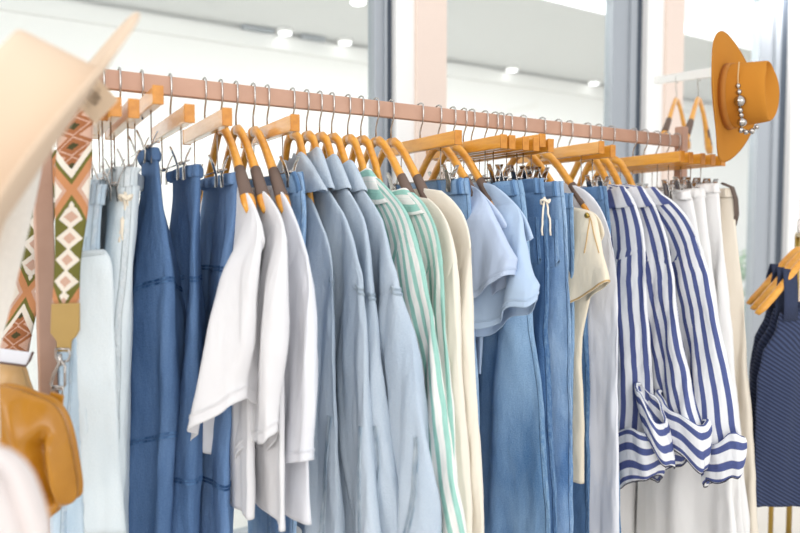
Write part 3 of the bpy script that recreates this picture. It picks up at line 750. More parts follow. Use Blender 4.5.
# ================================================================= the rack
def beam(t, name, A, B, w, h, mat, parent, bv=.002):
    d = (B - A); L = d.length; d.normalize(); c = (A + B) / 2
    rot = Matrix((d, Vector((-d.y, d.x, 0)).normalized(), d.cross(Vector((-d.y, d.x, 0)).normalized()))).transposed()
    return MB().box(c - t.location if parent else c, (L, w, h), rot).build(name, mat, parent, smooth=False, mods=bev(bv))
LP = railpt(43); RP = railpt(680)
rk = thing('clothes_rack', 'rose-brown wooden clothes rail carrying the row of hanging garments', 'clothes rack', (LP.x, LP.y, 0))
RH = .040
beam(rk, 'rail', LP - D * .0 + Vector((0, 0, -RH / 2 - .003)), RP + Vector((0, 0, -RH / 2 - .003)), .022, RH, M['rail'], rk)
for P, top_ in ((LP, .0), (RP, .03)):
    q = P - rk.location
    rot = Matrix.Rotation(math.atan2(D.y, D.x), 3, 'Z')
    MB().box((q.x, q.y, (P.z + top_) / 2), (.034, .034, P.z + top_), rot).build('post', M['rail'], rk, smooth=False, mods=bev(.003))
    A = P - NV * .25; B = P + NV * .25
    f1 = beam(rk, 'foot', Vector((A.x, A.y, .025)), Vector((B.x, B.y, .025)), .04, .05, M['rail'], rk)
beam(rk, 'crossbar', Vector((LP.x, LP.y, .12)), Vector((RP.x, RP.y, .12)), .022, .035, M['rail'], rk)

# ================================================================= hats
def basis(axis, upish=(0, 0, 1)):
    z = Vector(axis).normalized(); x = Vector(upish); x = (x - z * x.dot(z)).normalized(); y = z.cross(x)
    return Matrix((x, y, z)).transposed()
def hat(name, label, loc, axis, R, cr, ch, mat, band, curl=.03, upish=(0, 0, 1), spin=0.0, dent=.03, tilt_in=.92, squash=.86):
    t = thing(name, label, 'hat', loc)
    B = basis(axis, upish) @ Matrix.Rotation(spin, 3, 'Z')
    Mth = 72; rings = []
    def P(r, a, z): return B @ Vector((r[0] * math.cos(a), r[1] * math.sin(a), z))
    def brimz(q, a): return curl * (q ** 2) * (.35 - .65 * math.cos(2 * a)) + .004 * q * math.sin(3 * a + 1)
    mb = MB()
    # brim: two sides
    top_, bot = [], []
    for i in range(13):
        q = i / 12; top_.append([P((cr + (R - cr) * q, cr * squash + (R * .93 - cr * squash) * q), 2*PI*j/Mth, brimz(q, 2*PI*j/Mth)) for j in range(Mth)])
    for i in range(13):
        q = 1 - i / 12; bot.append([P((cr + (R - .001 - cr) * q, cr * squash + (R * .93 - .001 - cr * squash) * q), 2*PI*j/Mth, brimz(q, 2*PI*j/Mth) - .0035) for j in range(Mth)])
    mb.rings(top_ + bot, caps=False)
    mb.build('brim', mat, t)
    mb = MB(); rings = []
    n = 26
    for i in range(n):
        q = i / (n - 1)
        if q < .5: s = q / .5; r = cr * (1.015 - .09 * s); z = ch * s * .84
        elif q < .78: s = (q - .5) / .28; r = cr * (.925 - .13 * (1 - math.cos(s * PI / 2))); z = ch * (.84 + .21 * math.sin(s * PI / 2))
        else: s = (q - .78) / .22; r = cr * .795 * (1 - s) ** .8 + .0005; z = ch * 1.05 - 0
        ring = []
        for j in range(Mth):
            a = 2*PI*j/Mth; x = r * math.cos(a); y = r * squash * math.sin(a); zz = z
            h = max(0, (q - .25) / .75)
            # centre crease and side pinches of a teardrop crown
            if q >= .6:
                cc = sm((q - .6) / .3)
                zz -= dent * cc * math.exp(-(y / (cr * .42)) ** 2) * (.75 + .25 * math.cos(a))
            pin = math.exp(-((abs(a if a < PI else 2*PI - a) - .62) / .38) ** 2)
            y *= 1 - .26 * pin * sm(h * 1.2); x *= 1 - .05 * pin * h
            ring.append(B @ Vector((x, y, zz)))
        rings.append(ring)
    mb.rings(rings, caps=False); mb.build('crown', mat, t, mods=[('SUBSURF', dict(levels=1, render_levels=1))])
    if band is not None:
        rg = [[B @ Vector(((cr * (1.02 - .1 * z / (ch) ) + e) * math.cos(2*PI*j/Mth), (cr * (1.02 - .1 * z / ch) + e) * squash * math.sin(2*PI*j/Mth), z)) for j in range(Mth)] for z, e in ((.004, .0), (.004, .002), (.024, .002), (.024, 0))]
        MB().rings(rg, caps=False).build('hat_band', band, t)
    return t, B
M['felt_cream'] = plain('cream_felt', rgb('d6c0a9'), .95, noise_amp=.02, scale=14, spec=.1, bump=.05)
M['felt_band'] = plain('cream_ribbon', rgb('dcc6a8'), .8, noise_amp=.02)
M['felt_must'] = plain('mustard_felt', rgb('b97b2f'), .95, noise_amp=.03, scale=14, spec=.1, bump=.05)
M['felt_must_band'] = plain('mustard_ribbon', rgb('ad7029'), .8, noise_amp=.02)
AX = (-.83, -.53, .57)
hl = at(47, 146, .90)
hat('felt_hat', 'large cream felt hat with wide tilted brim in the top left corner', hl, AX, .206, .118, .098, M['felt_cream'], None, curl=.018, upish=(.517, 0, .857))
# stand for the cream hat
st = thing('hat_stand', 'pale hat stand mostly hidden under the cream felt hat', 'hat stand', (at(-12, 300, .86).x, .86, 0))
hc = hl + Vector(AX).normalized() * .02 - st.location
MB().tube([(0, 0, 0), (0, 0, .02)], [.11, .105], 32).build('base', M['white_paint'] if 'white_paint' in M else M['felt_cream'], st)
MB().tube([(0, 0, .02), (0, 0, hc.z - .15), (hc.x * .5, hc.y * .5, hc.z - .06), (hc.x, hc.y, hc.z)], [.008, .008, .008, .012], 12).build('pole', M['felt_cream'], st)
# tag on the cream hat
TY = .98
tt = thing('hat_tag', 'cream cardboard swing tag with dark handwriting behind the cream hat brim', 'tag', at(95, 100, TY))
c4 = [at(95, 124, TY) , at(118, 100, TY + .01), at(97, 77, TY + .015), at(73, 101, TY + .005)]
c4 = [q - tt.location for q in c4]
mb = MB(); mb.rings([[q for q in c4], [q + Vector((0, .0018, 0)) for q in c4]], caps=True)
mb.build('card', plain('tag_card', rgb('e8d3b8'), .7, noise_amp=.02), tt, smooth=False)
ink = plain('ink', rgb('5a4636'), .8)
def on_tag(s, r, o=-.0008):  # s along first edge, r along the other
    p = c4[0] + (c4[1] - c4[0]) * s + (c4[3] - c4[0]) * r; return p + Vector((0, o, 0))
mb = MB()
def scrib(sr, rad=.0004):
    mb.tube([on_tag(a, b) for a, b in sr], rad, 5)
r5 = random.Random(4)
for k, (s0, w) in enumerate(((.62, .5), (.50, .42), (.38, .5))):   # three lines of looped script
    x = .40
    while x < .40 + w:
        hgt = r5.choice((.05, .06, .11)); scrib([(s0 + .0, x), (s0 + hgt, x + .02), (s0 + .02, x + .035), (s0 - .01, x + .05)], .00045)
        x += .06
scrib([(.76, .60), (.80, .66), (.78, .72)], .0005); scrib([(.24, .45), (.25, .8)], .0003)
mb.build('handwriting', ink, tt)
MB().tube([c4[2] + Vector((.002, -.001, -.006)), c4[2] + Vector((-.02, -.01, .012)), c4[2] + Vector((-.045, -.03, .0))], .0006, 6).build('string', M['twine'], tt)

# mustard hat
ml = at(727, 97, 2.2)
th_, Bm = hat('felt_hat', 'mustard brown felt hat with silver bead band, hung at upper right', ml, (.72, -.69, .02), .200, .098, .125, M['felt_must'], M['felt_must_band'], curl=.03, upish=(-.1, 0, .99), dent=.05)
bd = MB()
for px, py, r, dY in ((738, 86, .008, -.10), (739, 92, .009, -.10), (740, 101, .017, -.105), (740, 110, .009, -.10), (741, 115, .008, -.10), (742, 122, .014, -.10), (741, 130, .009, -.10), (746, 132, .008, -.11), (752, 131, .009, -.12), (757, 127, .007, -.13)):
    c = at(px, py, 2.2 + dY) - ml; n = 12
    o = MB().rings([[c + Vector((r * math.sin(PI*i/8) * math.cos(2*PI*j/n), r * math.sin(PI*i/8) * math.sin(2*PI*j/n), r * math.cos(PI*i/8))) for j in range(n)] for i in range(9)], caps=False)
    o.build('bead', M['silver'] if 'silver' in M else M['chrome'], th_)
MB().tube([at(739, 62, 2.10) - ml, at(738, 75, 2.10) - ml, at(738, 86, 2.10) - ml, at(740, 101, 2.10) - ml, at(741, 116, 2.10) - ml, at(742, 128, 2.10) - ml, at(750, 132, 2.085) - ml, at(758, 126, 2.07) - ml], .002, 6).build('cord', M['goldtrim'], th_)

# ================================================================= woven strap and mustard bag
def strap_mat():
    m = NT('woven_strap'); xy = m.sep(m.uv()); nz = m.math('MULTIPLY', m.math('SUBTRACT', m.noise(m.uv((22, .9, 1)), 1.0, 2), .5), 5.0)
    a = m.math('ABSOLUTE', xy[0]); v = m.math('ADD', xy[1], m.math('MULTIPLY', nz, .5))
    cream, green, rust, pink, orange, dk = rgb('eadfd0'), rgb('6e6a2c'), rgb('a0633c'), rgb('cfa893'), rgb('c98a5c'), rgb('45401f')
    def lt(x, y): return m.math('LESS_THAN', x, y)
    def chain(period, c0, ka):
        p = m.math('ABSOLUTE', m.math('SUBTRACT', m.math('FRACT', m.math('DIVIDE', m.math('SUBTRACT', v, c0 - period / 2 - 100 * period), period)), .5))
        return m.math('ADD', m.math('DIVIDE', a, ka), m.math('MULTIPLY', p, 2))
    mc = chain(21.5, 217.0, .42)
    C = m.mix(lt(mc, 1.12), green, cream); C = m.mix(lt(mc, .55), C, pink)
    ma = chain(20, 127, .46)
    A = m.mix(lt(ma, 1.35), pink, rust); A = m.mix(lt(ma, 1.0), A, pink); A = m.mix(lt(ma, .85), A, rust); A = m.mix(lt(ma, .38), A, dk)
    def cross(c):
        e = m.math('SUBTRACT', m.math('ABSOLUTE', m.math('SUBTRACT', v, c)), m.math('MULTIPLY', a, 50))
        col = m.mix(lt(e, 20), A, cream); col = m.mix(lt(e, 11), col, green); col = m.mix(lt(e, 5), col, orange); col = m.mix(lt(e, -7), col, pink); col = m.mix(lt(e, -13), col, cream)
        return e, col
    e, X = cross(190)
    base = m.mix(lt(v, 190), C, X)
    base = m.mix(m.math('MULTIPLY', m.math('GREATER_THAN', v, 190), lt(e, 11)), base, X)
    e2, X2 = cross(316)
    base = m.mix(m.math('MULTIPLY', m.math('GREATER_THAN', v, 270), lt(e2, 11)), base, X2)
    m.set(m.b, 'Base Color', base); m.set(m.b, 'Roughness', .95)
    m.bump(m.noise(m.uv((28, .8, 1)), 1.0, 2), .7, .006)
    return m.m
M['strap'] = strap_mat()
M['leather'] = NT('mustard_leather'); _m = M['leather']; _n = _m.noise(_m.obj(), 18, 4)
_m.set(_m.b, 'Base Color', _m.mix(_n, rgb('9c6410'), rgb('c08628'))); _m.set(_m.b, 'Roughness', .30); _m.bump(_m.math('ADD', _m.noise(_m.obj(), 9, 3), _m.math('MULTIPLY', _m.noise(_m.obj(), 220, 2), .04)), .35, .012)
M['leather'] = _m.m
M['leather_tan'] = plain('tan_leather', rgb('a98a4c'), .45, noise_amp=.05, bump=.05)
M['leather_pale'] = plain('pale_tan_leather', rgb('c59c66'), .4, noise_amp=.05, bump=.05)
def band(name, L, Rr, Y, vmap, mat, parent, t0=.0035, wavy=.004):
    """flat woven band between left and right pixel edges (lists of (x,y)), real thickness"""
    g = []; uvs = []; n = len(L); K = 12
    pts = []
    for i in range(n - 1):
        for k in range(6):
            f = k / 6; pts.append((tuple(L[i][m_] + (L[i+1][m_] - L[i][m_]) * f for m_ in (0, 1)), tuple(Rr[i][m_] + (Rr[i+1][m_] - Rr[i][m_]) * f for m_ in (0, 1)), (i + f) / (n - 1)))
    pts.append((L[-1], Rr[-1], 1.0))
    for l, r, q in pts:
        yy = Y[0] + (Y[1] - Y[0]) * q; a, b = at(l[0], l[1], yy), at(r[0], r[1], yy + .012)
        g.append([a.lerp(b, j / K) - parent.location + Vector((0, wavy * math.sin(q * 9 + j * .3) - .004 * math.sin(PI * j / K), 0)) for j in range(K + 1)])
        vv = vmap((l[1] + r[1]) / 2); uvs.append([(j / K - .5, vv) for j in range(K + 2)])
    mb = MB(); mb.rings(g, caps=False, closed=False, uvs=uvs)
    return mb.build(name, mat, parent, mods=[('SOLIDIFY', dict(thickness=t0, offset=0))])
bg_ = thing('shoulder_bag', 'mustard leather bag hanging from a woven diamond-pattern strap at the left post', 'bag', (at(45, 460, 1.18).x, 1.18, .55))
sp = band('strap', [(62, 70), (58, 130), (56, 170), (56, 215), (54, 260), (52, 306)], [(100, 70), (94, 120), (91, 160), (87, 215), (82, 260), (79, 306)], (1.33, 1.26), lambda y: y, M['strap'], bg_)
tb = MB()
def poly_plate(mb, pts, Y, th, parent):
    p = [at(x, y, Y) - parent.location for x, y in pts]
    mb.rings([[q for q in p], [q + Vector((0, th, 0)) for q in p]], caps=True); return mb
poly_plate(tb, [(51, 304), (79, 303), (79, 330), (76, 336), (71, 341), (70, 352), (57, 352), (56, 341), (50, 333)], 1.25, .006, bg_).build('leather_tab', M['leather_tan'], sp, smooth=False, mods=bev(.0015))
def lp_(pts, Y, r, name, mat, parent, closed=True):
    p = [at(x, y, Y) - bg_.location for x, y in pts]
    if closed: p = p + [p[0], p[1]]
    return MB().tube(p, r, 8).build(name, mat, parent)
lp_([(56, 349), (69, 349), (70, 355), (68, 361), (58, 362), (56, 357)], 1.245, .0022, 'strap_ring', M['chrome'], sp)
lp_([(61, 360), (65, 366), (65, 385), (62, 389), (55, 389), (51, 384), (54, 374), (59, 364)], 1.24, .0026, 'snap_hook', M['chrome'], sp)
lp_([(60, 354), (60, 366)], 1.242, .004, 'swivel', M['chrome'], sp, False)
lp_([(52, 386), (63, 387), (62, 400), (52, 398)], 1.235, .0022, 'd_ring', M['chrome'], bg_)
def pouch(name, outline, Y, depth, mat, parent, crease=None, rings_n=14, back=None, floor_k=.5):
    """soft stuffed shape from an outline: front and back bulge with folds"""
    P = [at(x, y, Y) - parent.location for x, y in outline]
    # resample closed outline with Catmull-Rom
    n = len(P); pts = []
    for i in range(n):
        p0, p1, p2, p3 = P[(i-1) % n], P[i], P[(i+1) % n], P[(i+2) % n]
        for k in range(6):
            t = k / 6; pts.append(.5 * ((2*p1) + (p2 - p0)*t + (2*p0 - 5*p1 + 4*p2 - p3)*t*t + (3*p1 - p0 - 3*p2 + p3)*t**3))
    cen = sum(pts, Vector()) / len(pts); out = []
    def prof(side):
        rr = []
        for i in range(rings_n + 1):
            s = 1 - (i / rings_n) ** 1.2 if side < 0 else 1 - (1 - (i / rings_n)) ** 1.2
            s = max(s, .004); ring = []
            for p in pts:
                q = cen + (p - cen) * s; h = (1 - s ** 2.6) ** .55 * depth / 2
                dz = noise.noise(q * 14 + Vector((5, 1, 0))) * .010 * (1 - s ** 4)
                if crease and side < 0:
                    for (x0, y0, x1, y1, w, dp) in crease:
                        A, B_ = at(x0, y0, Y) - parent.location, at(x1, y1, Y) - parent.location
                        ab = B_ - A; tt_ = max(0, min(1, (q - A).dot(ab) / ab.length_squared)); dd = (q - A - ab * tt_).length
                        dz += dp * math.exp(-(dd / w) ** 2)
                ring.append(q + Vector((0, side * h + dz * 1, 0)))
            rr.append(ring)
        return rr
    f = prof(-1); b = prof(1)
    mb = MB(); mb.rings(list(reversed(f)) , caps=True); mb.rings(b[::-1][0:0] + list(b), caps=True)
    return mb.build(name, mat, parent, mods=[('SUBSURF', dict(levels=1, render_levels=1))])
bag_out = [(-30, 400), (-4, 382), (18, 384), (34, 390), (50, 396), (60, 404), (68, 418), (74, 438), (79, 465), (82, 488), (80, 500), (70, 505), (62, 508), (57, 516), (49, 520), (42, 508), (32, 488), (20, 464), (6, 442), (-30, 430)]
pouch('body', bag_out, 1.16, .085, M['leather'], bg_, crease=[(50, 442, 56, 495, .010, .024), (44, 440, 52, 430, .010, .014), (63, 440, 68, 495, .012, -.012), (20, 400, 44, 470, .014, -.010), (2, 410, 30, 470, .010, .006)])
poly_plate(MB(), [(50, 392), (63, 396), (61, 412), (48, 408)], 1.20, .006, bg_).build('ring_tab', M['leather'], bg_, mods=bev(.001))
sb = thing('woven_strap', 'woven diamond-pattern strap slanting behind the left post toward the picture edge', 'strap', (at(20, 290, 1.5).x, 1.5, .9))
band('band', [(40, 150), (34, 200), (25, 240), (16, 280), (6, 320), (-4, 360)], [(66, 150), (58, 200), (50, 240), (44, 280), (38, 310), (27, 362)], (1.52, 1.46), lambda y: 190 + (292 - y), M['strap'], sb)
tn = thing('small_bag', 'pale tan leather bag with white inner flap, behind the mustard bag at left', 'bag', (at(10, 380, 1.30).x, 1.30, .9))
pouch('body', [(-30, 366), (0, 360), (22, 364), (29, 380), (34, 400), (20, 420), (-30, 420)], 1.32, .06, M['leather_pale'], tn)
poly_plate(MB(), [(-20, 346), (32, 353), (30, 357), (26, 367), (-20, 361)], 1.27, .006, tn).build('white_flap', M['white2'], tn, smooth=False, mods=bev(.002))
lp_2 = MB().tube([at(33, 352, 1.268) - tn.location, at(30, 360, 1.268) - tn.location, at(26, 366, 1.268) - tn.location, at(-20, 360, 1.268) - tn.location], .0022, 6).build('piping', plain('dark_piping', rgb('5b4238'), .6), tn)

# cream nubby knit hanging at the left edge
kn = thing('knitted_throw', 'cream nubby knitted throw at the left edge under the cream hat', 'throw', (at(0, 300, .98).x, .98, .6))
rings = []
for i in range(50):
    q = i / 49; y = 150 + 290 * q; xr = 44 - 44 * ((y - 150) / 200) if y < 350 else 0; xr = max(xr, -6); ring = []
    a = at(-60, y, 1.0); b = at(xr, y, 1.02)
    for j in range(40):
        an = 2 * PI * j / 40; c = (a + b) / 2; h = (b - a) / 2
        p = c + h * math.cos(an) + Vector((0, .022 * math.sin(an), 0)); p += Vector((0, .006 * math.sin(an * 3 + q * 5), 0)) - kn.location
        ring.append(p)
    rings.append(ring)
knm = plain('cream_boucle', rgb('efe9e0'), .95, noise_amp=.05, scale=150, bump=.8)
MB().rings(rings).build('cloth', knm, kn)

# pale soft cloth close to the camera on a display table
dt = thing('display_table', 'white display table just below the picture at lower left', 'table', (-.62, .45, 0))
MB().box((0, 0, .90), (.62, .60, .03)).build('tabletop', M['felt_cream'], dt, smooth=False, mods=bev(.004))
for sx in (-1, 1):
    for sy in (-1, 1): MB().box((sx * .27, sy * .26, .4425), (.04, .04, .885)).build('leg', M['felt_cream'], dt, smooth=False, mods=bev(.003))
pc = thing('folded_cloth', 'blurred pinkish white folded cloth close by in the lower left corner', 'cloth', (at(0, 500, .62).x, .62, .915))
pouch('cloth', [(-80, 446), (-30, 448), (-8, 458), (8, 476), (20, 502), (30, 532), (36, 570), (20, 640), (-80, 640)], .62, .14, fabric('blush_white_cotton', rgb('f6ece8'), .01, crumple=.2), pc)

# ================================================================= side fittings at the right
class Fr2:
    def __init__(s, P, rz): s.P = P; s.rz = rz; s.n = Vector((math.cos(rz), math.sin(rz), 0)); s.d = Vector((-math.sin(rz), math.cos(rz), 0))
M['white_paint'] = plain('white_paint', rgb('f1eeea'), .5, noise_amp=.01)
wr = thing('wall_bar', 'white wooden bar reaching from the middle post to the mustard hat', 'rail', at(655, 80, 3.5))
beam(wr, 'bar', at(657, 80.5, 3.55), at(742, 68, 2.36), .03, .035, M['white_paint'], wr)
MB().tube([at(722, 100, 2.32) - wr.location, at(728, 84, 2.34) - wr.location, at(730, 72, 2.37) - wr.location], .006, 10).build('peg', M['white_paint'], wr)
for i, (px, Yh, py) in enumerate(((677, 3.15, 76), (699, 2.85, 73))):
    P = at(px, py, Yh); fr_ = Fr2(P, PI + .95)
    t = suit_hanger(fr_, 'empty honey wood suit hanger on the white bar, ' + ('left of the pair' if i == 0 else 'right of the pair by the hat'), pads=True)
# navy tank tops
def rib_mat():
    m = NT('navy_ribbed_knit'); xy = m.sep(m.uv()); s = m.math('ADD', m.math('MULTIPLY', xy[0], 60), m.math('MULTIPLY', xy[1], 105))
    wv = m.math('ADD', m.math('MULTIPLY', m.math('SINE', m.math('MULTIPLY', s, 6.283 * .75)), .5), .5)
    m.set(m.b, 'Base Color', m.mix(wv, rgb('1f2740'), rgb('3c4868'))); m.set(m.b, 'Roughness', .9); m.bump(wv, .5, .004); return m.m
M['navy_rib'] = rib_mat()
for i, (px, Yh, rz, ln) in enumerate(((801, 2.55, PI + .25, -.97), (808, 2.42, PI + .25, -.96), (816, 2.28, PI + .25, -.93))):
    pos = ('rearmost', 'middle', 'nearest')[i]
    P = at(px, 262, Yh); P.z += .108 + (.045, .035, .03)[i]; fr_ = Fr2(P, rz)
    suit_hanger(fr_, 'honey wood suit hanger carrying the ' + pos + ' navy tank top', pads=False)
    t = thing('tank_top', pos + ' of three navy ribbed tank tops at the right edge', 'tank top', P, rz)
    rows = [(-.30, -.135, .135, 0, .018), (-.36, -.15, .15, 0, .022), (-.42, -.19, .19, 0, .026), (-.52, -.205, .205, 0, .03), (-.70, -.205, .205, 0, .035), (ln, -.215, .215, 0, .04)]
    drape('body', M['navy_rib'], t, rows, N=60, Mth=72, amp=.012, seed=300 + i, grow=.3, edge_amp=.006, thick=.003)
    for s in (1, -1):
        for q in (-1, 1):
            mb = MB(); mb.tube([Vector((s * .105, q * .003, -.160)), Vector((s * .110, q * .014, -.20)), Vector((s * .11, q * .019, -.26)), Vector((s * .11, q * .018, -.325))], [(.0015, .028)] * 4, 10, flat=(1, 0, 0))
            mb.build('shoulder_strap', M['navy_rib'], t)
bs = thing('brass_rail', 'brass garment stand carrying the navy tank tops', 'clothes rack', at(808, 262, 2.42) * 1.0)
bs.location.z = 0
z0 = at(808, 262, 2.42).z + .092
A_ = at(797, 262, 2.62) - bs.location; B_ = at(822, 262, 2.1) - bs.location; A_.z = B_.z = z0 + .0
MB().tube([A_, B_], .010, 12).build('rail', M['brass'], bs)
pp = at(772, 480, 2.62) - bs.location
for e in (A_,): MB().tube([Vector((e.x, e.y, z0)), Vector((e.x, e.y, 0.012))], .010, 12).build('post', M['brass'], bs)
MB().tube([Vector((pp.x, pp.y, .72)), Vector((pp.x, pp.y, 0))], .009, 12).build('brace_post', M['brass'], bs)
MB().tube([Vector((pp.x, pp.y, .70)), Vector((A_.x, A_.y, .70))], .008, 12).build('brace', M['brass'], bs)

# seen through the right-hand window: a yellow post and a green shrub outside
yb = thing('bollard', 'thin yellow post outside, seen through the glass right of the white trousers', 'bollard', (at(743, 400, 6.2).x, 6.2, -.05))
yz = at(743, 325, 6.2).z + .05
MB().tube([(0, 0, 0), (0, 0, yz)], .03, 16).build('post', plain('yellow_paint', rgb('e6dc4a'), .6), yb)
MB().tube([(0, 0, yz - .005), (0, 0, yz + .03)], [.032, .016], 16).build('cap', plain('yellow_cap', rgb('e6dc4a'), .6), yb)
sh = thing('shrub', 'pale green leafy shrub outside, seen through the glass near the navy tops', 'shrub', (at(752, 300, 6.6).x, 6.6, -.05))
mb = MB(); r9 = random.Random(9)
for k in range(900):
    a, b = r9.uniform(0, 6.28), r9.uniform(-1, 1); rr = r9.uniform(.6, 1) ; q = math.sqrt(1 - b * b)
    c = Vector((.30 * rr * q * math.cos(a), .30 * rr * q * math.sin(a), .72 + .50 * rr * b))
    e1 = Vector((r9.uniform(-1, 1), r9.uniform(-1, 1), r9.uniform(-1, 1))).normalized(); e2 = e1.orthogonal().normalized(); s_ = .035
    i0 = len(mb.v); mb.v += [c - e1 * s_, c + e2 * s_ * .5, c + e1 * s_, c - e2 * s_ * .5]; mb.f.append([i0, i0+1, i0+2, i0+3]); mb.uv.append([(0,0),(1,0),(1,1),(0,1)])
mb.build('foliage', plain('leaf_green', rgb('7fa07c'), .6), sh, smooth=False)
MB().tube([(0, 0, 0), (0, 0, .5)], [.025, .018], 10).build('stem', plain('bark', rgb('77644f'), .9), sh)

# ================================================================= setting
M['whitewall'] = plain('white_wall_paint', rgb('f3f1ee'), .8, noise_amp=.01)
M['beige'] = plain('beige_paint', rgb('e6d3c6'), .8, noise_amp=.01)
M['alu'] = plain('grey_aluminium', rgb('a5aab0'), .45, .3, .02)
M['alu_dark'] = plain('dark_gasket', rgb('48525f'), .5, .2, .02)
M['floor'] = plain('pale_floor', rgb('d9d2c9'), .5, noise_amp=.04, scale=3)
M['pave'] = plain('pale_paving', rgb('d5d3cf'), .9, noise_amp=.04, scale=6)
M['soffit'] = plain('soffit_paint', rgb('dcdcda'), .9, noise_amp=.01)
OFF = 1.08; RZ = math.atan2(D.y, D.x)
W0 = RA - NV * OFF; W0.z = 0
def tw(px): # distance along window wall of an image column
    P = wallpt(px, 228, OFF); return (P - W0).dot(D)
ROT = Matrix.Rotation(RZ, 3, 'Z')
def wbox(mb, t0, t1, z0, z1, d0, d1):
    """box in wall coordinates: t along, z, d = distance behind wall plane (positive = outside)"""
    c = W0 + D * ((t0 + t1) / 2) - NV * ((d0 + d1) / 2); c.z = (z0 + z1) / 2
    mb.box(c, (abs(t1 - t0), abs(d1 - d0), z1 - z0), ROT); return mb
HT = 3.0
gl = bpy.data.materials.new('window_glass'); gl.use_nodes = True; nt = gl.node_tree; nt.nodes.clear()
o_ = nt.nodes.new('ShaderNodeOutputMaterial'); mx = nt.nodes.new('ShaderNodeMixShader'); tr = nt.nodes.new('ShaderNodeBsdfTransparent'); gs = nt.nodes.new('ShaderNodeBsdfGlossy')
tr.inputs[0].default_value = (.97, .99, .985, 1); gs.inputs['Roughness'].default_value = .02; mx.inputs[0].default_value = .06
nt.links.new(tr.outputs[0], mx.inputs[1]); nt.links.new(gs.outputs[0], mx.inputs[2]); nt.links.new(mx.outputs[0], o_.inputs[0])
cols = [(375, 388, 388.2, 393, 411, 440), (610, 634, 634.2, 640, 656, 673), (755, 776, 776.2, 784, 796, 822)]
edges = []
prev = tw(-260)
for i, (a, b, c, d, e, f) in enumerate(cols):
    ta, tb, tc, td, te, tf = [tw(q) for q in (a, b, c, d, e, f)]
    fr = MB(); wbox(fr, ta, tb, 0, HT, .00, .06); wbox(fr, prev - .04, prev, 0, HT, .0, .05); wbox(fr, prev, ta, 0, .12, 0, .06); wbox(fr, prev, ta, HT - .1, HT, 0, .06)
    w = struct(fr.build('window_%d' % (i + 1), M['alu'], None, False, mods=bev(.004)))
    gm = MB(); wbox(gm, tb + .0, tc + (td - tc), 0, HT, .012, .05); gm.build('window_gasket', M['alu_dark'], w, False)
    gm = MB(); wbox(gm, prev, ta, .12, HT - .1, .028, .034); gm.build('window_pane', gl, w, False)
    gm = MB(); wbox(gm, tb - (tb - ta) * .35, tb - (tb - ta) * .2, 0, HT, -.012, .0); gm.build('window_bead', M['alu'], w, False)
    struct(wbox(MB(), td, te, 0, HT, -.03, .10).build('trim_%d' % (i + 1), M['whitewall'], None, False, mods=bev(.004)))
    struct(wbox(MB(), te, tf, 0, HT, -.05, .12).build(('wall_back', 'wall_back_middle', 'wall_back_right')[i], M['beige'], None, False, mods=bev(.003)))
    prev = tf
i = 3
fr = MB(); te = prev + 1.3; wbox(fr, te, te + .1, 0, HT, 0, .06); wbox(fr, prev, te, 0, .12, 0, .06); w = struct(fr.build('window_4', M['alu'], None, False)); gm = MB(); wbox(gm, prev, te, .12, HT, .028, .034); gm.build('window_pane', gl, w, False)
struct(wbox(MB(), te + .1, te + 1.5, 0, HT, -.05, .12).build('wall_right', M['beige'], None, False))
fl = MB(); wbox(fl, -3.5, te + 1.5, -.05, 0, -5, .12); struct(fl.build('floor', M['floor'], None, False))
fl = MB(); wbox(fl, -14, te + 14, -.15, -.05, .12, 20); struct(fl.build('ground', M['pave'], None, False))

# outside: white facade across the passage, ceiling over it with small lamps
OO = 4.2
def ow(px, py, off=OO): return wallpt(px, py, off)
P1 = ow(330, 39); P2 = ow(480, 68); zsof = (P1.z + P2.z) / 2
sf = MB(); wbox(sf, -8, 16, zsof, zsof + .1, 1.2, OO - OFF + .01); o = sf.build('outside_soffit', M['soffit'], None, False); struct(o)
ex = MB(); wbox(ex, -8, 16, 0, zsof, OO - OFF, OO - OFF + .2); o = ex.build('wall_across', M['facade'] if 'facade' in M else M['whitewall'], None, False); struct(o)
be = MB(); wbox(be, -8, 16, zsof - .16, zsof - .04, OO - OFF - .06, OO - OFF); struct(be.build('trim_9', M['whitewall'], None, False))
M['lamp'] = plain('lamp_glow', (1, 1, 1, 1), .5, emit=3)
for px, py in ((285, 31), (345, 44), (512, 72), (594, 87), (358, 3)):
    Y = OFF; 
    P = ow(px, py, OO - .15) if py > 10 else ow(px, py, OO - 1.2)
    P.z = zsof - .015
    lp = thing('ceiling_lamp', 'round white ceiling lamp lit outside, ' + {285: 'leftmost under the passage ceiling', 345: 'second from the left near the grey mullion', 512: 'over the middle window', 594: 'just left of the right grey mullion', 358: 'standing forward near the picture top'}[px], 'lamp', P, 0)
    MB().tube([(0, 0, .015), (0, 0, -.02)], .07, 20).build('rim', M['whitewall'], lp, mods=bev(.004))
    MB().tube([(0, 0, -.015), (0, 0, -.03)], [.06, .05], 20).build('diffuser', M['lamp'], lp)
# dark vent strips at the soffit edge
for a, b, nm in ((241, 273, 'left'), (300, 323, 'right')):
    Pa = ow(a, 25, OO - .07); Pb = ow(b, 32, OO - .07)
    mb = MB(); t0 = (Pa - W0).dot(D); t1 = (Pb - W0).dot(D)
    wbox(mb, t0, t1, zsof - .035, zsof - .01, OO - OFF - .12, OO - OFF - .065)
    tag(mb.build('vent_grille', M['ventgrey'] if 'ventgrey' in M else M['alu'], None, False), nm + ' grey vent strip outside at the passage ceiling edge', 'vent')

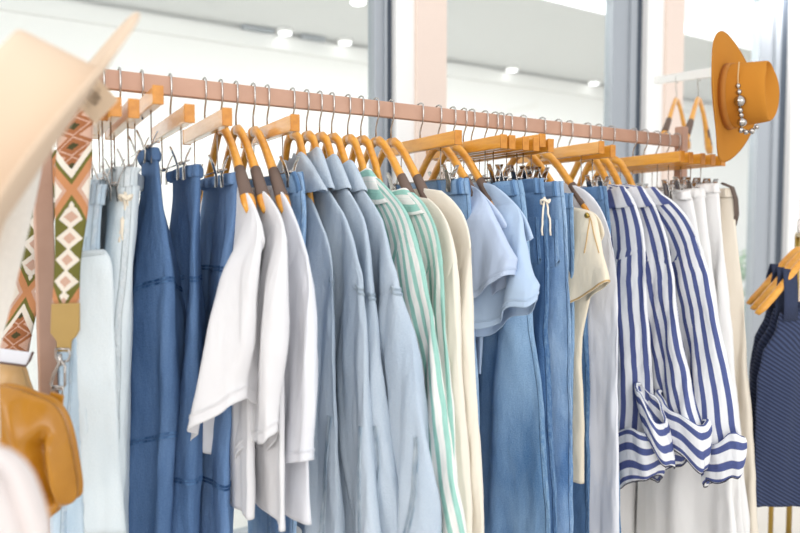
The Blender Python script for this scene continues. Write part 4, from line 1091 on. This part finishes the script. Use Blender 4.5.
# ---------------- lights
w = bpy.data.worlds.new('World'); bpy.context.scene.world = w; w.use_nodes = True
bg = w.node_tree.nodes['Background']; bg.inputs[0].default_value = (.96, .98, 1, 1); bg.inputs[1].default_value = 1.25
def area(name, loc, target, sx, sy, e, col=(1, 1, 1)):
    l = bpy.data.lights.new(name, 'AREA'); l.shape = 'RECTANGLE'; l.size = sx; l.size_y = sy; l.energy = e; l.color = col
    o = bpy.data.objects.new(name, l); COL.objects.link(o); o.location = loc
    o.rotation_euler = (Vector(target) - Vector(loc)).to_track_quat('-Z', 'Y').to_euler(); return o
o_mid = W0 + D * 2.2 - NV * .75; o_tgt = W0 + D * 3.0 - NV * 3.2
area('passage_fill', (o_mid.x, o_mid.y, 3.3), (o_tgt.x, o_tgt.y, .9), 8, .8, 260)  # added lamp above the windows, out of view, brightens the facade opposite
area('shop_window_light', (-3.4, -1.6, 2.6), (0, 1.9, 1.1), 3.0, 2.2, 62, (1, .985, .96))

area('front_right_fill', (1.3, -1.4, 2.0), (.9, 2.2, .8), 2.6, 1.8, 45, (1, .99, .97))  # added unseen fill from the front right, lifts the white trousers
# ---------------- camera
cd = bpy.data.cameras.new('Camera'); cd.sensor_width = 36; cd.lens = F / 800 * 36; cd.clip_start = .05
co = bpy.data.objects.new('Camera', cd); COL.objects.link(co); co.location = CAM; co.rotation_euler = (PI / 2 - PITCH, 0, 0)
cd.dof.use_dof = True; cd.dof.focus_distance = 1.75; cd.dof.aperture_fstop = 2.0
sc = bpy.context.scene; sc.camera = co
sc.view_settings.view_transform = 'Standard'; sc.view_settings.look = 'None'; sc.view_settings.exposure = 0.0; sc.view_settings.gamma = 1

# ---------------- groups of repeats
for o in bpy.data.objects:
    if o.parent or 'label' not in o: continue
    k = o.name.split('.')[0]; L = o['label']
    g = {'wooden_hanger': 'wooden suit hangers', 'clip_hanger': 'wooden clip hangers on the rail', 'denim_shirt': 'washed denim shirts on the rail', 'jeans': 'jeans on the rail',
         'skirt': 'chambray skirts on the rail', 'maxi_skirt': 'chambray skirts on the rail', 'trousers': 'trousers on the rail', 'tank_top': 'navy tank tops at the right',
         'ceiling_lamp': 'lamps in the passage ceiling', 'vent_grille': 'vent strips in the passage ceiling', 'felt_hat': 'felt hats'}.get(k)
    if k == 'striped_shirt': g = 'green striped shirts' if 'green' in L else 'navy striped shirts'
    if k == 'tee_shirt': g = 'white tees on the rail' if 'white' in L else 'pale blue tees on the rail'
    if k == 'blouse': g = 'cream blouses on the rail' if 'cream' in L.split()[0] else None
    if g: o['group'] = g
